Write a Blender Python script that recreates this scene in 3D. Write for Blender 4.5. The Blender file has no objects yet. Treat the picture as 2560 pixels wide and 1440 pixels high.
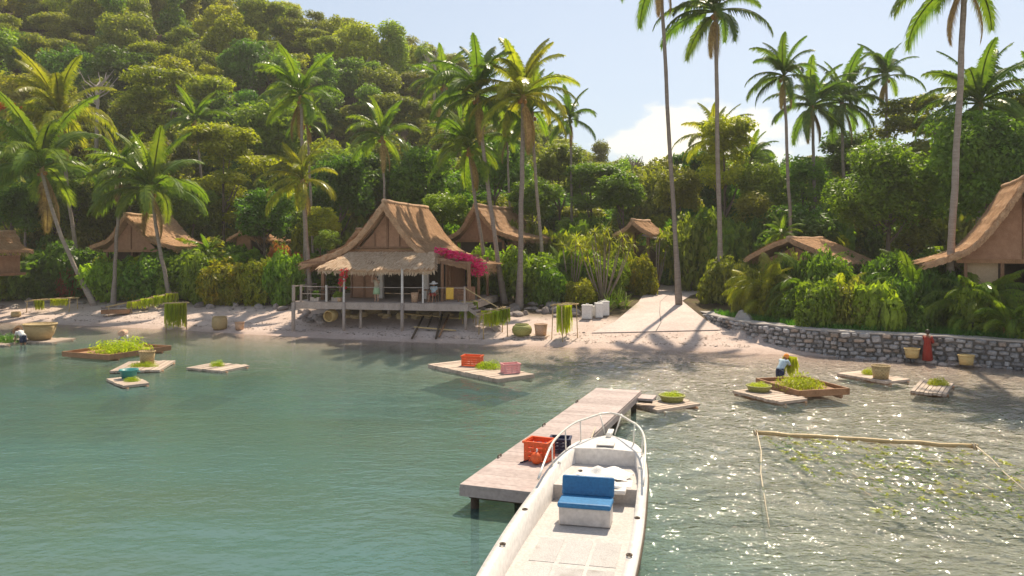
import bpy, math, random
import numpy as np
from mathutils import Vector, Matrix, Quaternion

R = math.radians
scene = bpy.context.scene
COL = scene.collection

# ------------------------------------------------------------------ camera
CAM_H = 6.0          # metres above the water
FOCAL = 2000.0       # in pixels of a 2560 wide picture
HORIZON = 608.0
cam_data = bpy.data.cameras.new('camera')
cam_data.sensor_width = 36.0
cam_data.lens = 36.0 * FOCAL / 2560.0
cam_data.shift_y = -(720.0 - HORIZON) / 2560.0
cam_data.clip_end = 3000
cam = bpy.data.objects.new('camera', cam_data)
cam.location = (0, 0, CAM_H)
cam.rotation_euler = (R(90), 0, 0)
COL.objects.link(cam)
scene.camera = cam

# ------------------------------------------------------------------ sky and sun
SUN_AZ, SUN_EL = R(21), R(55)
world = bpy.data.worlds.new('World')
scene.world = world
world.use_nodes = True
wn, wl = world.node_tree.nodes, world.node_tree.links
wn.clear()
w_out = wn.new('ShaderNodeOutputWorld')
w_bg = wn.new('ShaderNodeBackground')
w_bg.inputs[1].default_value = 0.15
w_sky = wn.new('ShaderNodeTexSky')
w_sky.sky_type = 'NISHITA'
w_sky.sun_disc = False
w_sky.sun_elevation = SUN_EL
w_sky.sun_rotation = SUN_AZ
w_sky.air_density = 1.0
w_sky.dust_density = 1.6
w_sky.ozone_density = 1.0
w_tc = wn.new('ShaderNodeTexCoord')
w_sep = wn.new('ShaderNodeSeparateXYZ')
wl.new(w_tc.outputs['Generated'], w_sep.inputs[0])
w_map = wn.new('ShaderNodeMapping')
w_map.inputs['Location'].default_value = (3.7, 1.3, 0.2)
w_map.inputs['Scale'].default_value = (4.2, 4.2, 9.5)
wl.new(w_tc.outputs['Generated'], w_map.inputs[0])
w_noise = wn.new('ShaderNodeTexNoise')
w_noise.inputs['Scale'].default_value = 1.0
w_noise.inputs['Detail'].default_value = 7
w_noise.inputs['Roughness'].default_value = 0.52
wl.new(w_map.outputs[0], w_noise.inputs['Vector'])
# cumulus bank low over the horizon: noise + (0.15 - height) * slope
w_h = wn.new('ShaderNodeMath'); w_h.operation = 'MULTIPLY_ADD'
w_h.inputs[1].default_value = -1.7; w_h.inputs[2].default_value = 0.20
wl.new(w_sep.outputs[2], w_h.inputs[0])
w_add = wn.new('ShaderNodeMath'); w_add.operation = 'ADD'
wl.new(w_noise.outputs['Fac'], w_add.inputs[0]); wl.new(w_h.outputs[0], w_add.inputs[1])
w_ramp = wn.new('ShaderNodeMapRange'); w_ramp.interpolation_type = 'SMOOTHSTEP'
w_ramp.inputs[1].default_value = 0.56; w_ramp.inputs[2].default_value = 0.66
# one tall cumulus standing over the gap of the hill
w_off = wn.new('ShaderNodeVectorMath'); w_off.operation = 'SUBTRACT'; w_off.inputs[1].default_value = (0.213, 0.969, 0.108)
wl.new(w_tc.outputs['Generated'], w_off.inputs[0])
w_sc = wn.new('ShaderNodeVectorMath'); w_sc.operation = 'MULTIPLY'; w_sc.inputs[1].default_value = (7.0, 7.0, 15.0)
wl.new(w_off.outputs[0], w_sc.inputs[0])
w_len = wn.new('ShaderNodeVectorMath'); w_len.operation = 'LENGTH'
wl.new(w_sc.outputs[0], w_len.inputs[0])
w_puff = wn.new('ShaderNodeMapRange'); w_puff.inputs[1].default_value = 0.2; w_puff.inputs[2].default_value = 1.1
w_puff.inputs[3].default_value = 0.26; w_puff.inputs[4].default_value = 0.0
wl.new(w_len.outputs['Value'], w_puff.inputs[0])
w_add2 = wn.new('ShaderNodeMath'); w_add2.operation = 'ADD'
wl.new(w_add.outputs[0], w_add2.inputs[0]); wl.new(w_puff.outputs[0], w_add2.inputs[1])
wl.new(w_add2.outputs[0], w_ramp.inputs[0])
# thin veil of high haze everywhere
w_veil = wn.new('ShaderNodeMixRGB'); w_veil.inputs[0].default_value = 0.7
w_veil.inputs[2].default_value = (2.0, 2.3, 2.65, 1)
wl.new(w_sky.outputs[0], w_veil.inputs[1])
w_cl = wn.new('ShaderNodeMixRGB')
w_cl.inputs[2].default_value = (5.9, 5.4, 4.3, 1)
wl.new(w_ramp.outputs[0], w_cl.inputs[0]); wl.new(w_veil.outputs[0], w_cl.inputs[1])
wl.new(w_cl.outputs[0], w_bg.inputs[0])
wl.new(w_bg.outputs[0], w_out.inputs[0])

sun_data = bpy.data.lights.new('sun', 'SUN')
sun_data.energy = 4.6
sun_data.angle = R(0.9)
sun_data.color = (1.0, 0.87, 0.67)
sun = bpy.data.objects.new('sun', sun_data)
COL.objects.link(sun)
SUN_DIR = Vector((math.sin(SUN_AZ) * math.cos(SUN_EL), math.cos(SUN_AZ) * math.cos(SUN_EL), math.sin(SUN_EL)))
sun.rotation_mode = 'QUATERNION'
sun.rotation_quaternion = SUN_DIR.to_track_quat('Z', 'Y')

scene.view_settings.view_transform = 'Standard'
scene.view_settings.look = 'None'
scene.view_settings.exposure = 0.63
scene.view_settings.gamma = 1.0
scene.view_settings.use_curve_mapping = False

# ------------------------------------------------------------------ helpers
def rng(seed):
    return random.Random(seed)

def smooth(a, b, x):
    t = min(1.0, max(0.0, (x - a) / (b - a)))
    return t * t * (3 - 2 * t)

def at(u, v, depth):
    """point seen at picture position (u, v) at a given distance in front of the camera"""
    return Vector(((u - 1280) / FOCAL * depth, depth, CAM_H - (v - HORIZON) / FOCAL * depth))

def on_level(u, v, z):
    depth = FOCAL * (CAM_H - z) / (v - HORIZON)
    return at(u, v, depth)

SHORE = [(-140, 84), (-60, 66), (-39, 61), (-24.7, 56), (-15.1, 51.8), (-6.9, 48.8), (0, 47.0), (7.3, 45.3),
         (13.7, 43.6), (20, 41), (30, 36), (60, 22), (140, -10)]
SX = np.array([p[0] for p in SHORE]); SY = np.array([p[1] for p in SHORE])
def shore_y(x):
    return float(np.interp(x, SX, SY))
LAND_D = np.array([-60, -40, -28, -15, -6, -2, 0, 4, 10, 16, 40, 200])
LAND_L = np.array([-4.2, -3.6, -2.7, -1.55, -0.62, -0.2, 0, 0.62, 1.5, 2.2, 3.0, 3.2])   # west side, deeper
LAND_R = np.array([-.75, -.62, -0.46, -0.34, -0.21, -0.08, 0, 0.55, 1.3, 2.0, 2.8, 3.0])  # east side, shallow
WALL = [(12.9, 60.5), (12.75, 57.9), (12.9, 50.9), (13.9, 46.8), (15.6, 43.9), (17.4, 42.0), (21.0, 40.4), (24.2, 37.9), (29, 34.8), (37, 30)]
WALL_X = np.array([p[0] for p in WALL[2:]]); WALL_Y = np.array([p[1] for p in WALL[2:]])
CREST_T = np.array([-1.2, -0.64, -0.34, -0.14, 0.01, 0.11, 0.185, 0.26, 0.64, 1.2])
CREST_Z = np.array([48, 46, 42, 33, 20.5, 12.5, 7.5, 6.0, 5.5, 4])

def ground_z(x, y):
    d = (y - shore_y(x)) * 0.96
    k = smooth(-7, 7, x)
    z = (1 - k) * float(np.interp(d, LAND_D, LAND_L)) + k * float(np.interp(d, LAND_D, LAND_R))
    if x > 13.4 and y > float(np.interp(x, WALL_X, WALL_Y)) + 0.75:
        z = max(z, 1.3)
    if y > 60:
        t = x / y
        c = float(np.interp(t, CREST_T, CREST_Z))
        z += c * smooth(72, 150, y)
        z += 0.5 * math.sin(x * 0.11 + 1.3) * math.sin(y * 0.09) * smooth(70, 100, y)
    return z

def on_ground(u, v):
    """point of the terrain seen at (u, v)"""
    prev = None
    y = 20.0
    while y < 160:
        p = at(u, v, y)
        if p.z <= ground_z(p.x, p.y):
            lo, hi = y - 0.5, y
            for _ in range(14):
                m = (lo + hi) / 2
                q = at(u, v, m)
                if q.z <= ground_z(q.x, q.y): hi = m
                else: lo = m
            q = at(u, v, hi)
            return Vector((q.x, q.y, ground_z(q.x, q.y)))
        y += 0.5
    return at(u, v, 80)

class Mesh:
    """collects shapes and links them as one mesh object"""
    def __init__(self):
        self.v = []; self.f = []
    def add(self, verts, faces):
        n = len(self.v)
        self.v.extend([tuple(p) for p in verts])
        self.f.extend([tuple(i + n for i in f) for f in faces])
        return self
    def box(self, c, s, rz=0.0, rot=None):
        hx, hy, hz = s[0] / 2, s[1] / 2, s[2] / 2
        m = rot if rot is not None else Matrix.Rotation(rz, 3, 'Z')
        c = Vector(c)
        vs = [c + m @ Vector((sx * hx, sy * hy, sz * hz)) for sz in (-1, 1) for sy in (-1, 1) for sx in (-1, 1)]
        return self.add(vs, [(0, 2, 3, 1), (4, 5, 7, 6), (0, 1, 5, 4), (1, 3, 7, 5), (3, 2, 6, 7), (2, 0, 4, 6)])
    def bar(self, a, b, w, h=None, up=(0, 0, 1)):
        a, b = Vector(a), Vector(b)
        h = h or w
        d = (b - a); L = d.length; d.normalize()
        u = Vector(up)
        if abs(d.dot(u)) > 0.95: u = Vector((0, 1, 0))
        s = d.cross(u).normalized(); u = s.cross(d)
        m = Matrix((s, d, u)).transposed()
        return self.box((a + b) / 2, (w, L, h), rot=m)
    def tube(self, pts, radii, n=8, cap=True):
        pts = [Vector(p) for p in pts]
        if not hasattr(radii, '__len__'): radii = [radii] * len(pts)
        vs, fs = [], []
        prev = None
        for i, p in enumerate(pts):
            d = (pts[min(i + 1, len(pts) - 1)] - pts[max(i - 1, 0)])
            d = d.normalized() if d.length > 1e-9 else Vector((0, 0, 1))
            if prev is None:
                a = d.orthogonal().normalized()
            else:
                a = (prev - d * prev.dot(d)).normalized()
            prev = a
            b = d.cross(a)
            for k in range(n):
                t = 2 * math.pi * k / n
                vs.append(p + (a * math.cos(t) + b * math.sin(t)) * radii[i])
        for i in range(len(pts) - 1):
            for k in range(n):
                k2 = (k + 1) % n
                fs.append((i * n + k, i * n + k2, (i + 1) * n + k2, (i + 1) * n + k))
        if cap:
            fs.append(tuple(range(n - 1, -1, -1)))
            e = (len(pts) - 1) * n
            fs.append(tuple(range(e, e + n)))
        return self.add(vs, fs)
    def lathe(self, prof, c=(0, 0, 0), n=16):
        vs, fs = [], []
        for r, z in prof:
            for k in range(n):
                t = 2 * math.pi * k / n
                vs.append((c[0] + r * math.cos(t), c[1] + r * math.sin(t), c[2] + z))
        for i in range(len(prof) - 1):
            for k in range(n):
                k2 = (k + 1) % n
                fs.append((i * n + k, i * n + k2, (i + 1) * n + k2, (i + 1) * n + k))
        return self.add(vs, fs)
    def build(self, name, mat, parent=None, smooth_shade=False, bevel=0.0):
        me = bpy.data.meshes.new(name)
        me.from_pydata(self.v, [], self.f)
        me.update()
        if smooth_shade:
            me.polygons.foreach_set('use_smooth', [True] * len(me.polygons))
        return link_mesh(name, me, mat, parent, bevel)

def link_mesh(name, me, mat, parent=None, bevel=0.0):
    if mat is not None and len(me.materials) == 0: me.materials.append(mat)
    o = bpy.data.objects.new(name, me)
    COL.objects.link(o)
    if parent is not None: o.parent = parent
    if bevel:
        b = o.modifiers.new('bevel', 'BEVEL'); b.width = bevel; b.segments = 2; b.limit_method = 'ANGLE'
    return o

def tag(o, label=None, cat=None, group=None, kind=None):
    if label: o['label'] = label
    if cat: o['category'] = cat
    if group: o['group'] = group
    if kind: o['kind'] = kind
    return o

def thing(name, label, cat, loc=(0, 0, 0), rz=0.0, group=None):
    o = bpy.data.objects.new(name, None)
    o.empty_display_size = 0.3
    COL.objects.link(o)
    o.location = loc
    o.rotation_euler = (0, 0, rz)
    return tag(o, label, cat, group)

def copy_tree(o, parent=None, kids=None):
    c = o.copy()
    COL.objects.link(c)
    if parent is not None:
        c.parent = parent
        c.matrix_parent_inverse = o.matrix_parent_inverse.copy()
    for ch in list(o.children):
        copy_tree(ch, c)
    return c

def array_mesh(name, verts, faces_n, smooth_shade=False):
    """mesh of separate polygons: verts (N*k, 3), every k consecutive vertices one face"""
    k = faces_n
    n = len(verts) // k
    me = bpy.data.meshes.new(name)
    me.vertices.add(n * k)
    me.vertices.foreach_set('co', np.asarray(verts, dtype=np.float32).ravel())
    me.loops.add(n * k)
    me.loops.foreach_set('vertex_index', np.arange(n * k, dtype=np.int32))
    me.polygons.add(n)
    me.polygons.foreach_set('loop_start', np.arange(0, n * k, k, dtype=np.int32))
    me.polygons.foreach_set('loop_total', np.full(n, k, dtype=np.int32))
    if smooth_shade: me.polygons.foreach_set('use_smooth', [True] * n)
    me.update(calc_edges=True)
    return me

# ------------------------------------------------------------------ materials
def new_mat(name):
    m = bpy.data.materials.new(name)
    m.use_nodes = True
    nt = m.node_tree
    nt.nodes.clear()
    out = nt.nodes.new('ShaderNodeOutputMaterial')
    return m, nt.nodes, nt.links, out

def noise(N, L, vec, scale, detail=4, rough=0.55):
    n = N.new('ShaderNodeTexNoise')
    n.inputs['Scale'].default_value = scale
    n.inputs['Detail'].default_value = detail
    n.inputs['Roughness'].default_value = rough
    if vec is not None: L.new(vec, n.inputs['Vector'])
    return n.outputs['Fac']

def ramp(N, L, fac, stops):
    r = N.new('ShaderNodeValToRGB')
    e = r.color_ramp.elements
    while len(e) < len(stops): e.new(0.5)
    for i, (p, c) in enumerate(stops):
        e[i].position = p
        e[i].color = (*c, 1) if len(c) == 3 else c
    L.new(fac, r.inputs[0])
    return r.outputs[0]

def mix(N, L, fac, a, b, mode='MIX'):
    m = N.new('ShaderNodeMixRGB'); m.blend_type = mode
    for i, x in enumerate((fac, a, b)):
        if isinstance(x, (int, float)): m.inputs[i].default_value = x if i == 0 else (x, x, x, 1)
        elif isinstance(x, tuple): m.inputs[i].default_value = (*x, 1)
        else: L.new(x, m.inputs[i])
    return m.outputs[0]

def bump(N, L, height, strength=0.3, dist=0.05, normal=None):
    b = N.new('ShaderNodeBump')
    b.inputs['Strength'].default_value = strength
    b.inputs['Distance'].default_value = dist
    L.new(height, b.inputs['Height'])
    if normal is not None: L.new(normal, b.inputs['Normal'])
    return b.outputs[0]

def mapped(N, L, src, scale=(1, 1, 1), rot=(0, 0, 0)):
    m = N.new('ShaderNodeMapping')
    m.inputs['Scale'].default_value = scale
    m.inputs['Rotation'].default_value = rot
    L.new(src, m.inputs[0])
    return m.outputs[0]

def coords(N, kind='Object'):
    return N.new('ShaderNodeTexCoord').outputs[kind]

def surface(name, c1, c2, scale=3.0, rough=0.75, bump_s=0.25, stretch=(1, 1, 1), spots=None, vary=0.12, spec=0.3):
    """general rough material: two-tone noise, fine grain, object to object variation"""
    m, N, L, out = new_mat(name)
    co = mapped(N, L, coords(N), stretch)
    n1 = noise(N, L, co, scale, 5)
    n2 = noise(N, L, co, scale * 9, 3)
    col = ramp(N, L, n1, [(0.3, c1), (0.7, c2)])
    col = mix(N, L, 0.35, col, ramp(N, L, n2, [(0.3, tuple(x * 0.6 for x in c1)), (0.7, tuple(min(1, x * 1.25) for x in c2))]))
    if spots:
        n3 = noise(N, L, co, spots[1], 4)
        f = ramp(N, L, n3, [(spots[2], (0, 0, 0)), (min(1, spots[2] + 0.12), (1, 1, 1))])
        col = mix(N, L, f, col, spots[0])
    oi = N.new('ShaderNodeObjectInfo')
    hs = N.new('ShaderNodeHueSaturation')
    mr = N.new('ShaderNodeMapRange')
    mr.inputs[3].default_value = 1 - vary; mr.inputs[4].default_value = 1 + vary
    L.new(oi.outputs['Random'], mr.inputs[0]); L.new(mr.outputs[0], hs.inputs['Value'])
    L.new(col, hs.inputs['Color'])
    p = N.new('ShaderNodeBsdfPrincipled')
    L.new(hs.outputs[0], p.inputs['Base Color'])
    p.inputs['Roughness'].default_value = rough
    p.inputs['Specular IOR Level'].default_value = spec
    if bump_s: L.new(bump(N, L, n2, bump_s, 0.03), p.inputs['Normal'])
    L.new(p.outputs[0], out.inputs[0])
    return m

def leaf_mat(name, dark, light, trans=0.45, rough=0.42, scale=0.5, hue=0.02, tint=None):
    m, N, L, out = new_mat(name)
    co = coords(N)
    n1 = noise(N, L, co, scale, 4)
    n2 = noise(N, L, co, scale * 7, 2)
    f = mix(N, L, 0.45, n1, n2)
    f = mix(N, L, 0.35, f, noise(N, L, co, scale * 26, 1))
    stops = [(0.40, dark), (0.57, light)]
    if tint: stops.append((0.66, tint))
    col = ramp(N, L, f, stops)
    oi = N.new('ShaderNodeObjectInfo')
    hs = N.new('ShaderNodeHueSaturation')
    mr = N.new('ShaderNodeMapRange'); mr.inputs[3].default_value = 0.75; mr.inputs[4].default_value = 1.25
    L.new(oi.outputs['Random'], mr.inputs[0]); L.new(mr.outputs[0], hs.inputs['Value'])
    m2 = N.new('ShaderNodeMapRange'); m2.inputs[3].default_value = 0.5 - hue; m2.inputs[4].default_value = 0.5 + hue
    mm = N.new('ShaderNodeMath'); mm.operation = 'FRACT'
    m3 = N.new('ShaderNodeMath'); m3.operation = 'MULTIPLY'; m3.inputs[1].default_value = 7.31
    L.new(oi.outputs['Random'], m3.inputs[0]); L.new(m3.outputs[0], mm.inputs[0]); L.new(mm.outputs[0], m2.inputs[0])
    L.new(m2.outputs[0], hs.inputs['Hue'])
    L.new(col, hs.inputs['Color'])
    p = N.new('ShaderNodeBsdfPrincipled')
    p.inputs['Roughness'].default_value = rough
    p.inputs['Specular IOR Level'].default_value = 0.22
    L.new(hs.outputs[0], p.inputs['Base Color'])
    t = N.new('ShaderNodeBsdfTranslucent')
    tc = mix(N, L, 1.0, hs.outputs[0], (1.25, 1.35, 0.40), 'MULTIPLY')
    L.new(tc, t.inputs['Color'])
    ms = N.new('ShaderNodeMixShader'); ms.inputs[0].default_value = trans
    L.new(p.outputs[0], ms.inputs[1]); L.new(t.outputs[0], ms.inputs[2])
    L.new(ms.outputs[0], out.inputs[0])
    return m

def weave_mat(name, c1, c2, s=14.0):
    m, N, L, out = new_mat(name)
    co = coords(N)
    w1 = N.new('ShaderNodeTexWave'); w1.bands_direction = 'Z'; w1.inputs['Scale'].default_value = s * 0.35
    w1.inputs['Distortion'].default_value = 1.2
    L.new(co, w1.inputs[0])
    ch = N.new('ShaderNodeTexChecker'); ch.inputs['Scale'].default_value = s
    L.new(co, ch.inputs[0])
    f = mix(N, L, 0.45, w1.outputs['Fac'], ch.outputs['Fac'])
    f = mix(N, L, 0.4, f, noise(N, L, co, 6, 4))
    p = N.new('ShaderNodeBsdfPrincipled'); p.inputs['Roughness'].default_value = 0.7
    L.new(ramp(N, L, f, [(0.25, c1), (0.7, c2)]), p.inputs['Base Color'])
    L.new(bump(N, L, f, 0.5, 0.02), p.inputs['Normal'])
    L.new(p.outputs[0], out.inputs[0])
    return m

M = {}
M['wood_grey'] = surface('weathered_wood', (0.30, 0.235, 0.20), (0.45, 0.37, 0.32), 2.5, 0.75, 0.3, (1, 1, 0.35))
M['wood_brown'] = surface('brown_wood', (0.17, 0.085, 0.045), (0.30, 0.16, 0.09), 2.5, 0.7, 0.3, (1, 1, 0.3))
M['wood_dark'] = surface('dark_wood', (0.045, 0.03, 0.02), (0.10, 0.065, 0.04), 3, 0.7, 0.3)
M['raft_wood'] = surface('raft_wood', (0.34, 0.26, 0.20), (0.52, 0.41, 0.33), 2.5, 0.7, 0.3, vary=0.16)
M['raft_brown'] = surface('raft_brown_wood', (0.22, 0.11, 0.05), (0.36, 0.19, 0.10), 2.5, 0.7, 0.3, vary=0.16)
M['litter'] = surface('dry_litter', (0.06, 0.04, 0.025), (0.22, 0.15, 0.09), 1.5, 0.9, 0.0)
M['bamboo'] = surface('bamboo', (0.38, 0.26, 0.11), (0.55, 0.40, 0.20), 3, 0.5, 0.15, vary=0.15)
M['white_wood'] = surface('pale_painted_wood', (0.52, 0.47, 0.43), (0.66, 0.61, 0.57), 2, 0.6, 0.15)
M['panel'] = surface('woven_panel', (0.30, 0.15, 0.085), (0.46, 0.255, 0.155), 3.5, 0.8, 0.4)
M['panel_tan'] = surface('woven_bamboo_panel', (0.48, 0.32, 0.19), (0.62, 0.44, 0.28), 9, 0.8, 0.4)
M['thatch'] = surface('thatch', (0.36, 0.215, 0.13), (0.60, 0.40, 0.255), 1.8, 0.9, 0.6, (1, 1, 1), ((0.26, 0.17, 0.11), 0.7, 0.6), 0.1, 0.1)
M['thatch_straw'] = surface('thatch_straw', (0.32, 0.17, 0.09), (0.72, 0.445, 0.255), 5.0, 0.85, 0.2, spec=0.1)
M['thatch_pale'] = surface('pale_thatch', (0.46, 0.30, 0.18), (0.80, 0.60, 0.42), 5.0, 0.85, 0.2, spec=0.1)
M['trunk_palm'] = surface('palm_bark', (0.20, 0.155, 0.125), (0.36, 0.295, 0.25), 2.2, 0.85, 0.5, (1, 1, 4))
M['trunk_pandanus'] = surface('pandanus_bark', (0.20, 0.15, 0.11), (0.32, 0.25, 0.19), 2.5, 0.9, 0.4)
M['bark'] = surface('tree_bark', (0.10, 0.07, 0.05), (0.22, 0.17, 0.13), 2.5, 0.9, 0.5)
M['bark_pale'] = surface('pale_bark', (0.28, 0.23, 0.19), (0.42, 0.36, 0.31), 2.5, 0.9, 0.4)
M['concrete'] = surface('concrete', (0.46, 0.365, 0.33), (0.57, 0.465, 0.42), 0.8, 0.85, 0.15, spots=((0.42, 0.33, 0.295), 0.35, 0.58))
M['jetty_deck'] = surface('jetty_planking', (0.33, 0.26, 0.24), (0.43, 0.35, 0.325), 0.9, 0.75, 0.15, spots=((0.36, 0.27, 0.25), 1.2, 0.62))
M['white'] = surface('white_gelcoat', (0.60, 0.55, 0.51), (0.68, 0.635, 0.59), 1.0, 0.35, 0.03, spec=0.5)
M['boat_floor'] = surface('boat_deck_paint', (0.42, 0.385, 0.365), (0.52, 0.48, 0.455), 2.0, 0.6, 0.1)
M['white_plastic'] = surface('white_plastic', (0.70, 0.66, 0.62), (0.80, 0.77, 0.74), 2.0, 0.5, 0.02)
M['boat_panel'] = surface('anti_slip_panel', (0.36, 0.34, 0.33), (0.44, 0.415, 0.40), 4.0, 0.8, 0.3, spots=((0.30, 0.27, 0.25), 1.6, 0.62))
M['chrome'] = surface('painted_rail', (0.72, 0.65, 0.57), (0.82, 0.76, 0.68), 2.0, 0.25, 0.0, spec=0.6)
M['blue'] = surface('blue_vinyl', (0.02, 0.13, 0.29), (0.03, 0.17, 0.36), 2.0, 0.45, 0.06)
M['orange'] = surface('orange_plastic', (0.68, 0.09, 0.02), (0.80, 0.14, 0.035), 3.0, 0.4, 0.03, vary=0.04)
M['pink'] = surface('pink_plastic', (0.70, 0.30, 0.30), (0.80, 0.40, 0.38), 3.0, 0.5, 0.03)
M['teal'] = surface('teal_plastic', (0.03, 0.20, 0.20), (0.06, 0.30, 0.28), 3.0, 0.45, 0.03)
M['navy'] = surface('navy_cloth', (0.015, 0.02, 0.05), (0.03, 0.04, 0.09), 3.0, 0.7, 0.1)
M['red_cloth'] = surface('red_cloth', (0.24, 0.018, 0.012), (0.34, 0.035, 0.02), 3.0, 0.8, 0.2)
M['white_cloth'] = surface('white_cloth', (0.60, 0.57, 0.54), (0.76, 0.72, 0.68), 3.0, 0.85, 0.2)
M['beige_cloth'] = surface('beige_cloth', (0.50, 0.40, 0.28), (0.62, 0.52, 0.38), 3.0, 0.85, 0.2)
M['green_cloth'] = surface('pale_green_cloth', (0.28, 0.42, 0.24), (0.40, 0.55, 0.34), 3.0, 0.85, 0.2)
M['blue_cloth'] = surface('pale_blue_cloth', (0.36, 0.46, 0.52), (0.50, 0.60, 0.65), 3.0, 0.85, 0.2)
M['orange_cloth'] = surface('orange_cloth', (0.65, 0.20, 0.03), (0.78, 0.30, 0.06), 3.0, 0.85, 0.2)
M['yellow_cloth'] = surface('yellow_cloth', (0.65, 0.36, 0.04), (0.78, 0.47, 0.08), 3.0, 0.8, 0.2)
M['skin'] = surface('skin', (0.26, 0.13, 0.075), (0.32, 0.165, 0.10), 5.0, 0.55, 0.05)
M['skin_fair'] = surface('fair_skin', (0.48, 0.28, 0.19), (0.56, 0.34, 0.24), 5.0, 0.55, 0.05)
M['hair'] = surface('dark_hair', (0.02, 0.013, 0.01), (0.05, 0.03, 0.02), 8.0, 0.5, 0.1)
M['rope'] = surface('rope', (0.52, 0.42, 0.29), (0.66, 0.55, 0.40), 12.0, 0.9, 0.3)
M['rock'] = surface('rock', (0.20, 0.165, 0.15), (0.38, 0.32, 0.29), 2.0, 0.9, 0.5, vary=0.3)
M['rock_tan'] = surface('tan_rock', (0.42, 0.31, 0.16), (0.58, 0.45, 0.27), 2.0, 0.9, 0.4, vary=0.2)
M['stone'] = surface('wall_stone', (0.18, 0.172, 0.175), (0.38, 0.36, 0.355), 3.0, 0.85, 0.5, vary=0.5, spots=((0.40, 0.36, 0.33), 1.1, 0.64))
M['stone_tan'] = surface('tan_wall_stone', (0.26, 0.20, 0.16), (0.42, 0.33, 0.27), 3.0, 0.85, 0.5, vary=0.3)
M['mortar'] = surface('mortar', (0.14, 0.125, 0.12), (0.24, 0.22, 0.205), 4.0, 0.95, 0.5)
M['coping'] = surface('wall_coping', (0.28, 0.25, 0.235), (0.40, 0.36, 0.335), 2.0, 0.9, 0.3)
M['basket'] = weave_mat('woven_basket', (0.26, 0.17, 0.07), (0.52, 0.38, 0.18))
M['basket_tan'] = weave_mat('woven_tan_basket', (0.42, 0.24, 0.14), (0.62, 0.40, 0.25))
M['basket_green'] = weave_mat('woven_green_basket', (0.18, 0.18, 0.04), (0.38, 0.36, 0.10))
M['basket_yellow'] = weave_mat('woven_yellow_basket', (0.46, 0.31, 0.11), (0.62, 0.45, 0.19))
M['seaweed'] = leaf_mat('seaweed', (0.242, 0.297, 0.017), (0.495, 0.528, 0.033), 0.55, 0.35, 3.0)
M['seaweed_hung'] = leaf_mat('hung_seaweed', (0.30, 0.36, 0.02), (0.50, 0.55, 0.04), 0.65, 0.4, 3.0)
M['seaweed_dark'] = leaf_mat('dark_seaweed', (0.063, 0.162, 0.023), (0.154, 0.308, 0.046), 0.55, 0.35, 3.0)
M['leaf_dark'] = leaf_mat('dark_leaves', (0.062, 0.126, 0.021), (0.151, 0.255, 0.034), 0.55, 0.40, 0.45, 0.015)
M['leaf_mid'] = leaf_mat('green_leaves', (0.104, 0.187, 0.019), (0.254, 0.353, 0.038), 0.55, 0.42, 0.45, 0.02)
M['leaf_olive'] = leaf_mat('olive_leaves', (0.132, 0.162, 0.024), (0.310, 0.301, 0.046), 0.55, 0.5, 0.4, 0.02)
M['leaf_yellow'] = leaf_mat('yellow_green_leaves', (0.186, 0.218, 0.015), (0.449, 0.429, 0.029), 0.55, 0.45, 0.5, 0.015)
M['leaf_lime'] = leaf_mat('lime_leaves', (0.132, 0.211, 0.019), (0.310, 0.421, 0.044), 0.55, 0.4, 0.8, 0.015)
M['leaf_croton'] = leaf_mat('croton_leaves', (0.10, 0.15, 0.012), (0.34, 0.30, 0.020), 0.5, 0.42, 2.6, 0.02, (0.62, 0.30, 0.03))
M['leaf_red'] = leaf_mat('reddish_leaves', (0.247, 0.081, 0.031), (0.527, 0.179, 0.078), 0.55, 0.45, 1.2, 0.02)
M['leaf_silver'] = leaf_mat('silver_leaves', (0.20, 0.22, 0.16), (0.38, 0.38, 0.32), 0.2, 0.4, 1.0, 0.01)
M['leaf_bark'] = leaf_mat('dry_leaves', (0.22, 0.13, 0.05), (0.42, 0.28, 0.12), 0.35, 0.6, 1.0, 0.01)
M['grass'] = leaf_mat('grass_blades', (0.046, 0.137, 0.015), (0.108, 0.243, 0.031), 0.55, 0.45, 0.8, 0.01)
M['frond'] = leaf_mat('palm_frond', (0.093, 0.162, 0.019), (0.217, 0.284, 0.034), 0.55, 0.30, 0.6, 0.015)
M['frond_yellow'] = leaf_mat('yellow_palm_frond', (0.171, 0.203, 0.019), (0.388, 0.365, 0.039), 0.55, 0.33, 0.6, 0.015)
M['frond_dark'] = leaf_mat('dark_palm_frond', (0.069, 0.128, 0.019), (0.154, 0.225, 0.030), 0.55, 0.33, 0.6, 0.015)
M['rachis'] = surface('frond_rib', (0.28, 0.24, 0.09), (0.42, 0.36, 0.16), 2.0, 0.5, 0.05)
M['coconut'] = surface('coconut_husk', (0.26, 0.12, 0.03), (0.42, 0.20, 0.05), 2.0, 0.6, 0.1)
M['petal'] = leaf_mat('bougainvillea_petals', (0.60, 0.02, 0.17), (0.80, 0.06, 0.29), 0.45, 0.5, 2.0, 0.01)
M['petal_red'] = leaf_mat('red_petals', (0.45, 0.02, 0.02), (0.65, 0.05, 0.05), 0.3, 0.5, 2.0, 0.01)
M['petal_orange'] = leaf_mat('orange_petals', (0.60, 0.10, 0.01), (0.75, 0.18, 0.02), 0.3, 0.5, 2.0, 0.01)
M['dark_interior'] = surface('painted_shade_wall', (0.07, 0.045, 0.03), (0.12, 0.08, 0.055), 2.0, 0.9, 0.2)  # indoor shade is put into this dark wall colour
# ------------------------------------------------------------------ terrain, water, path
def axis(stops):
    out = []
    for a, b, s in stops:
        n = max(1, int(round((b - a) / s)))
        out += [a + (b - a) * i / n for i in range(n)]
    out.append(stops[-1][1])
    return out

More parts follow.
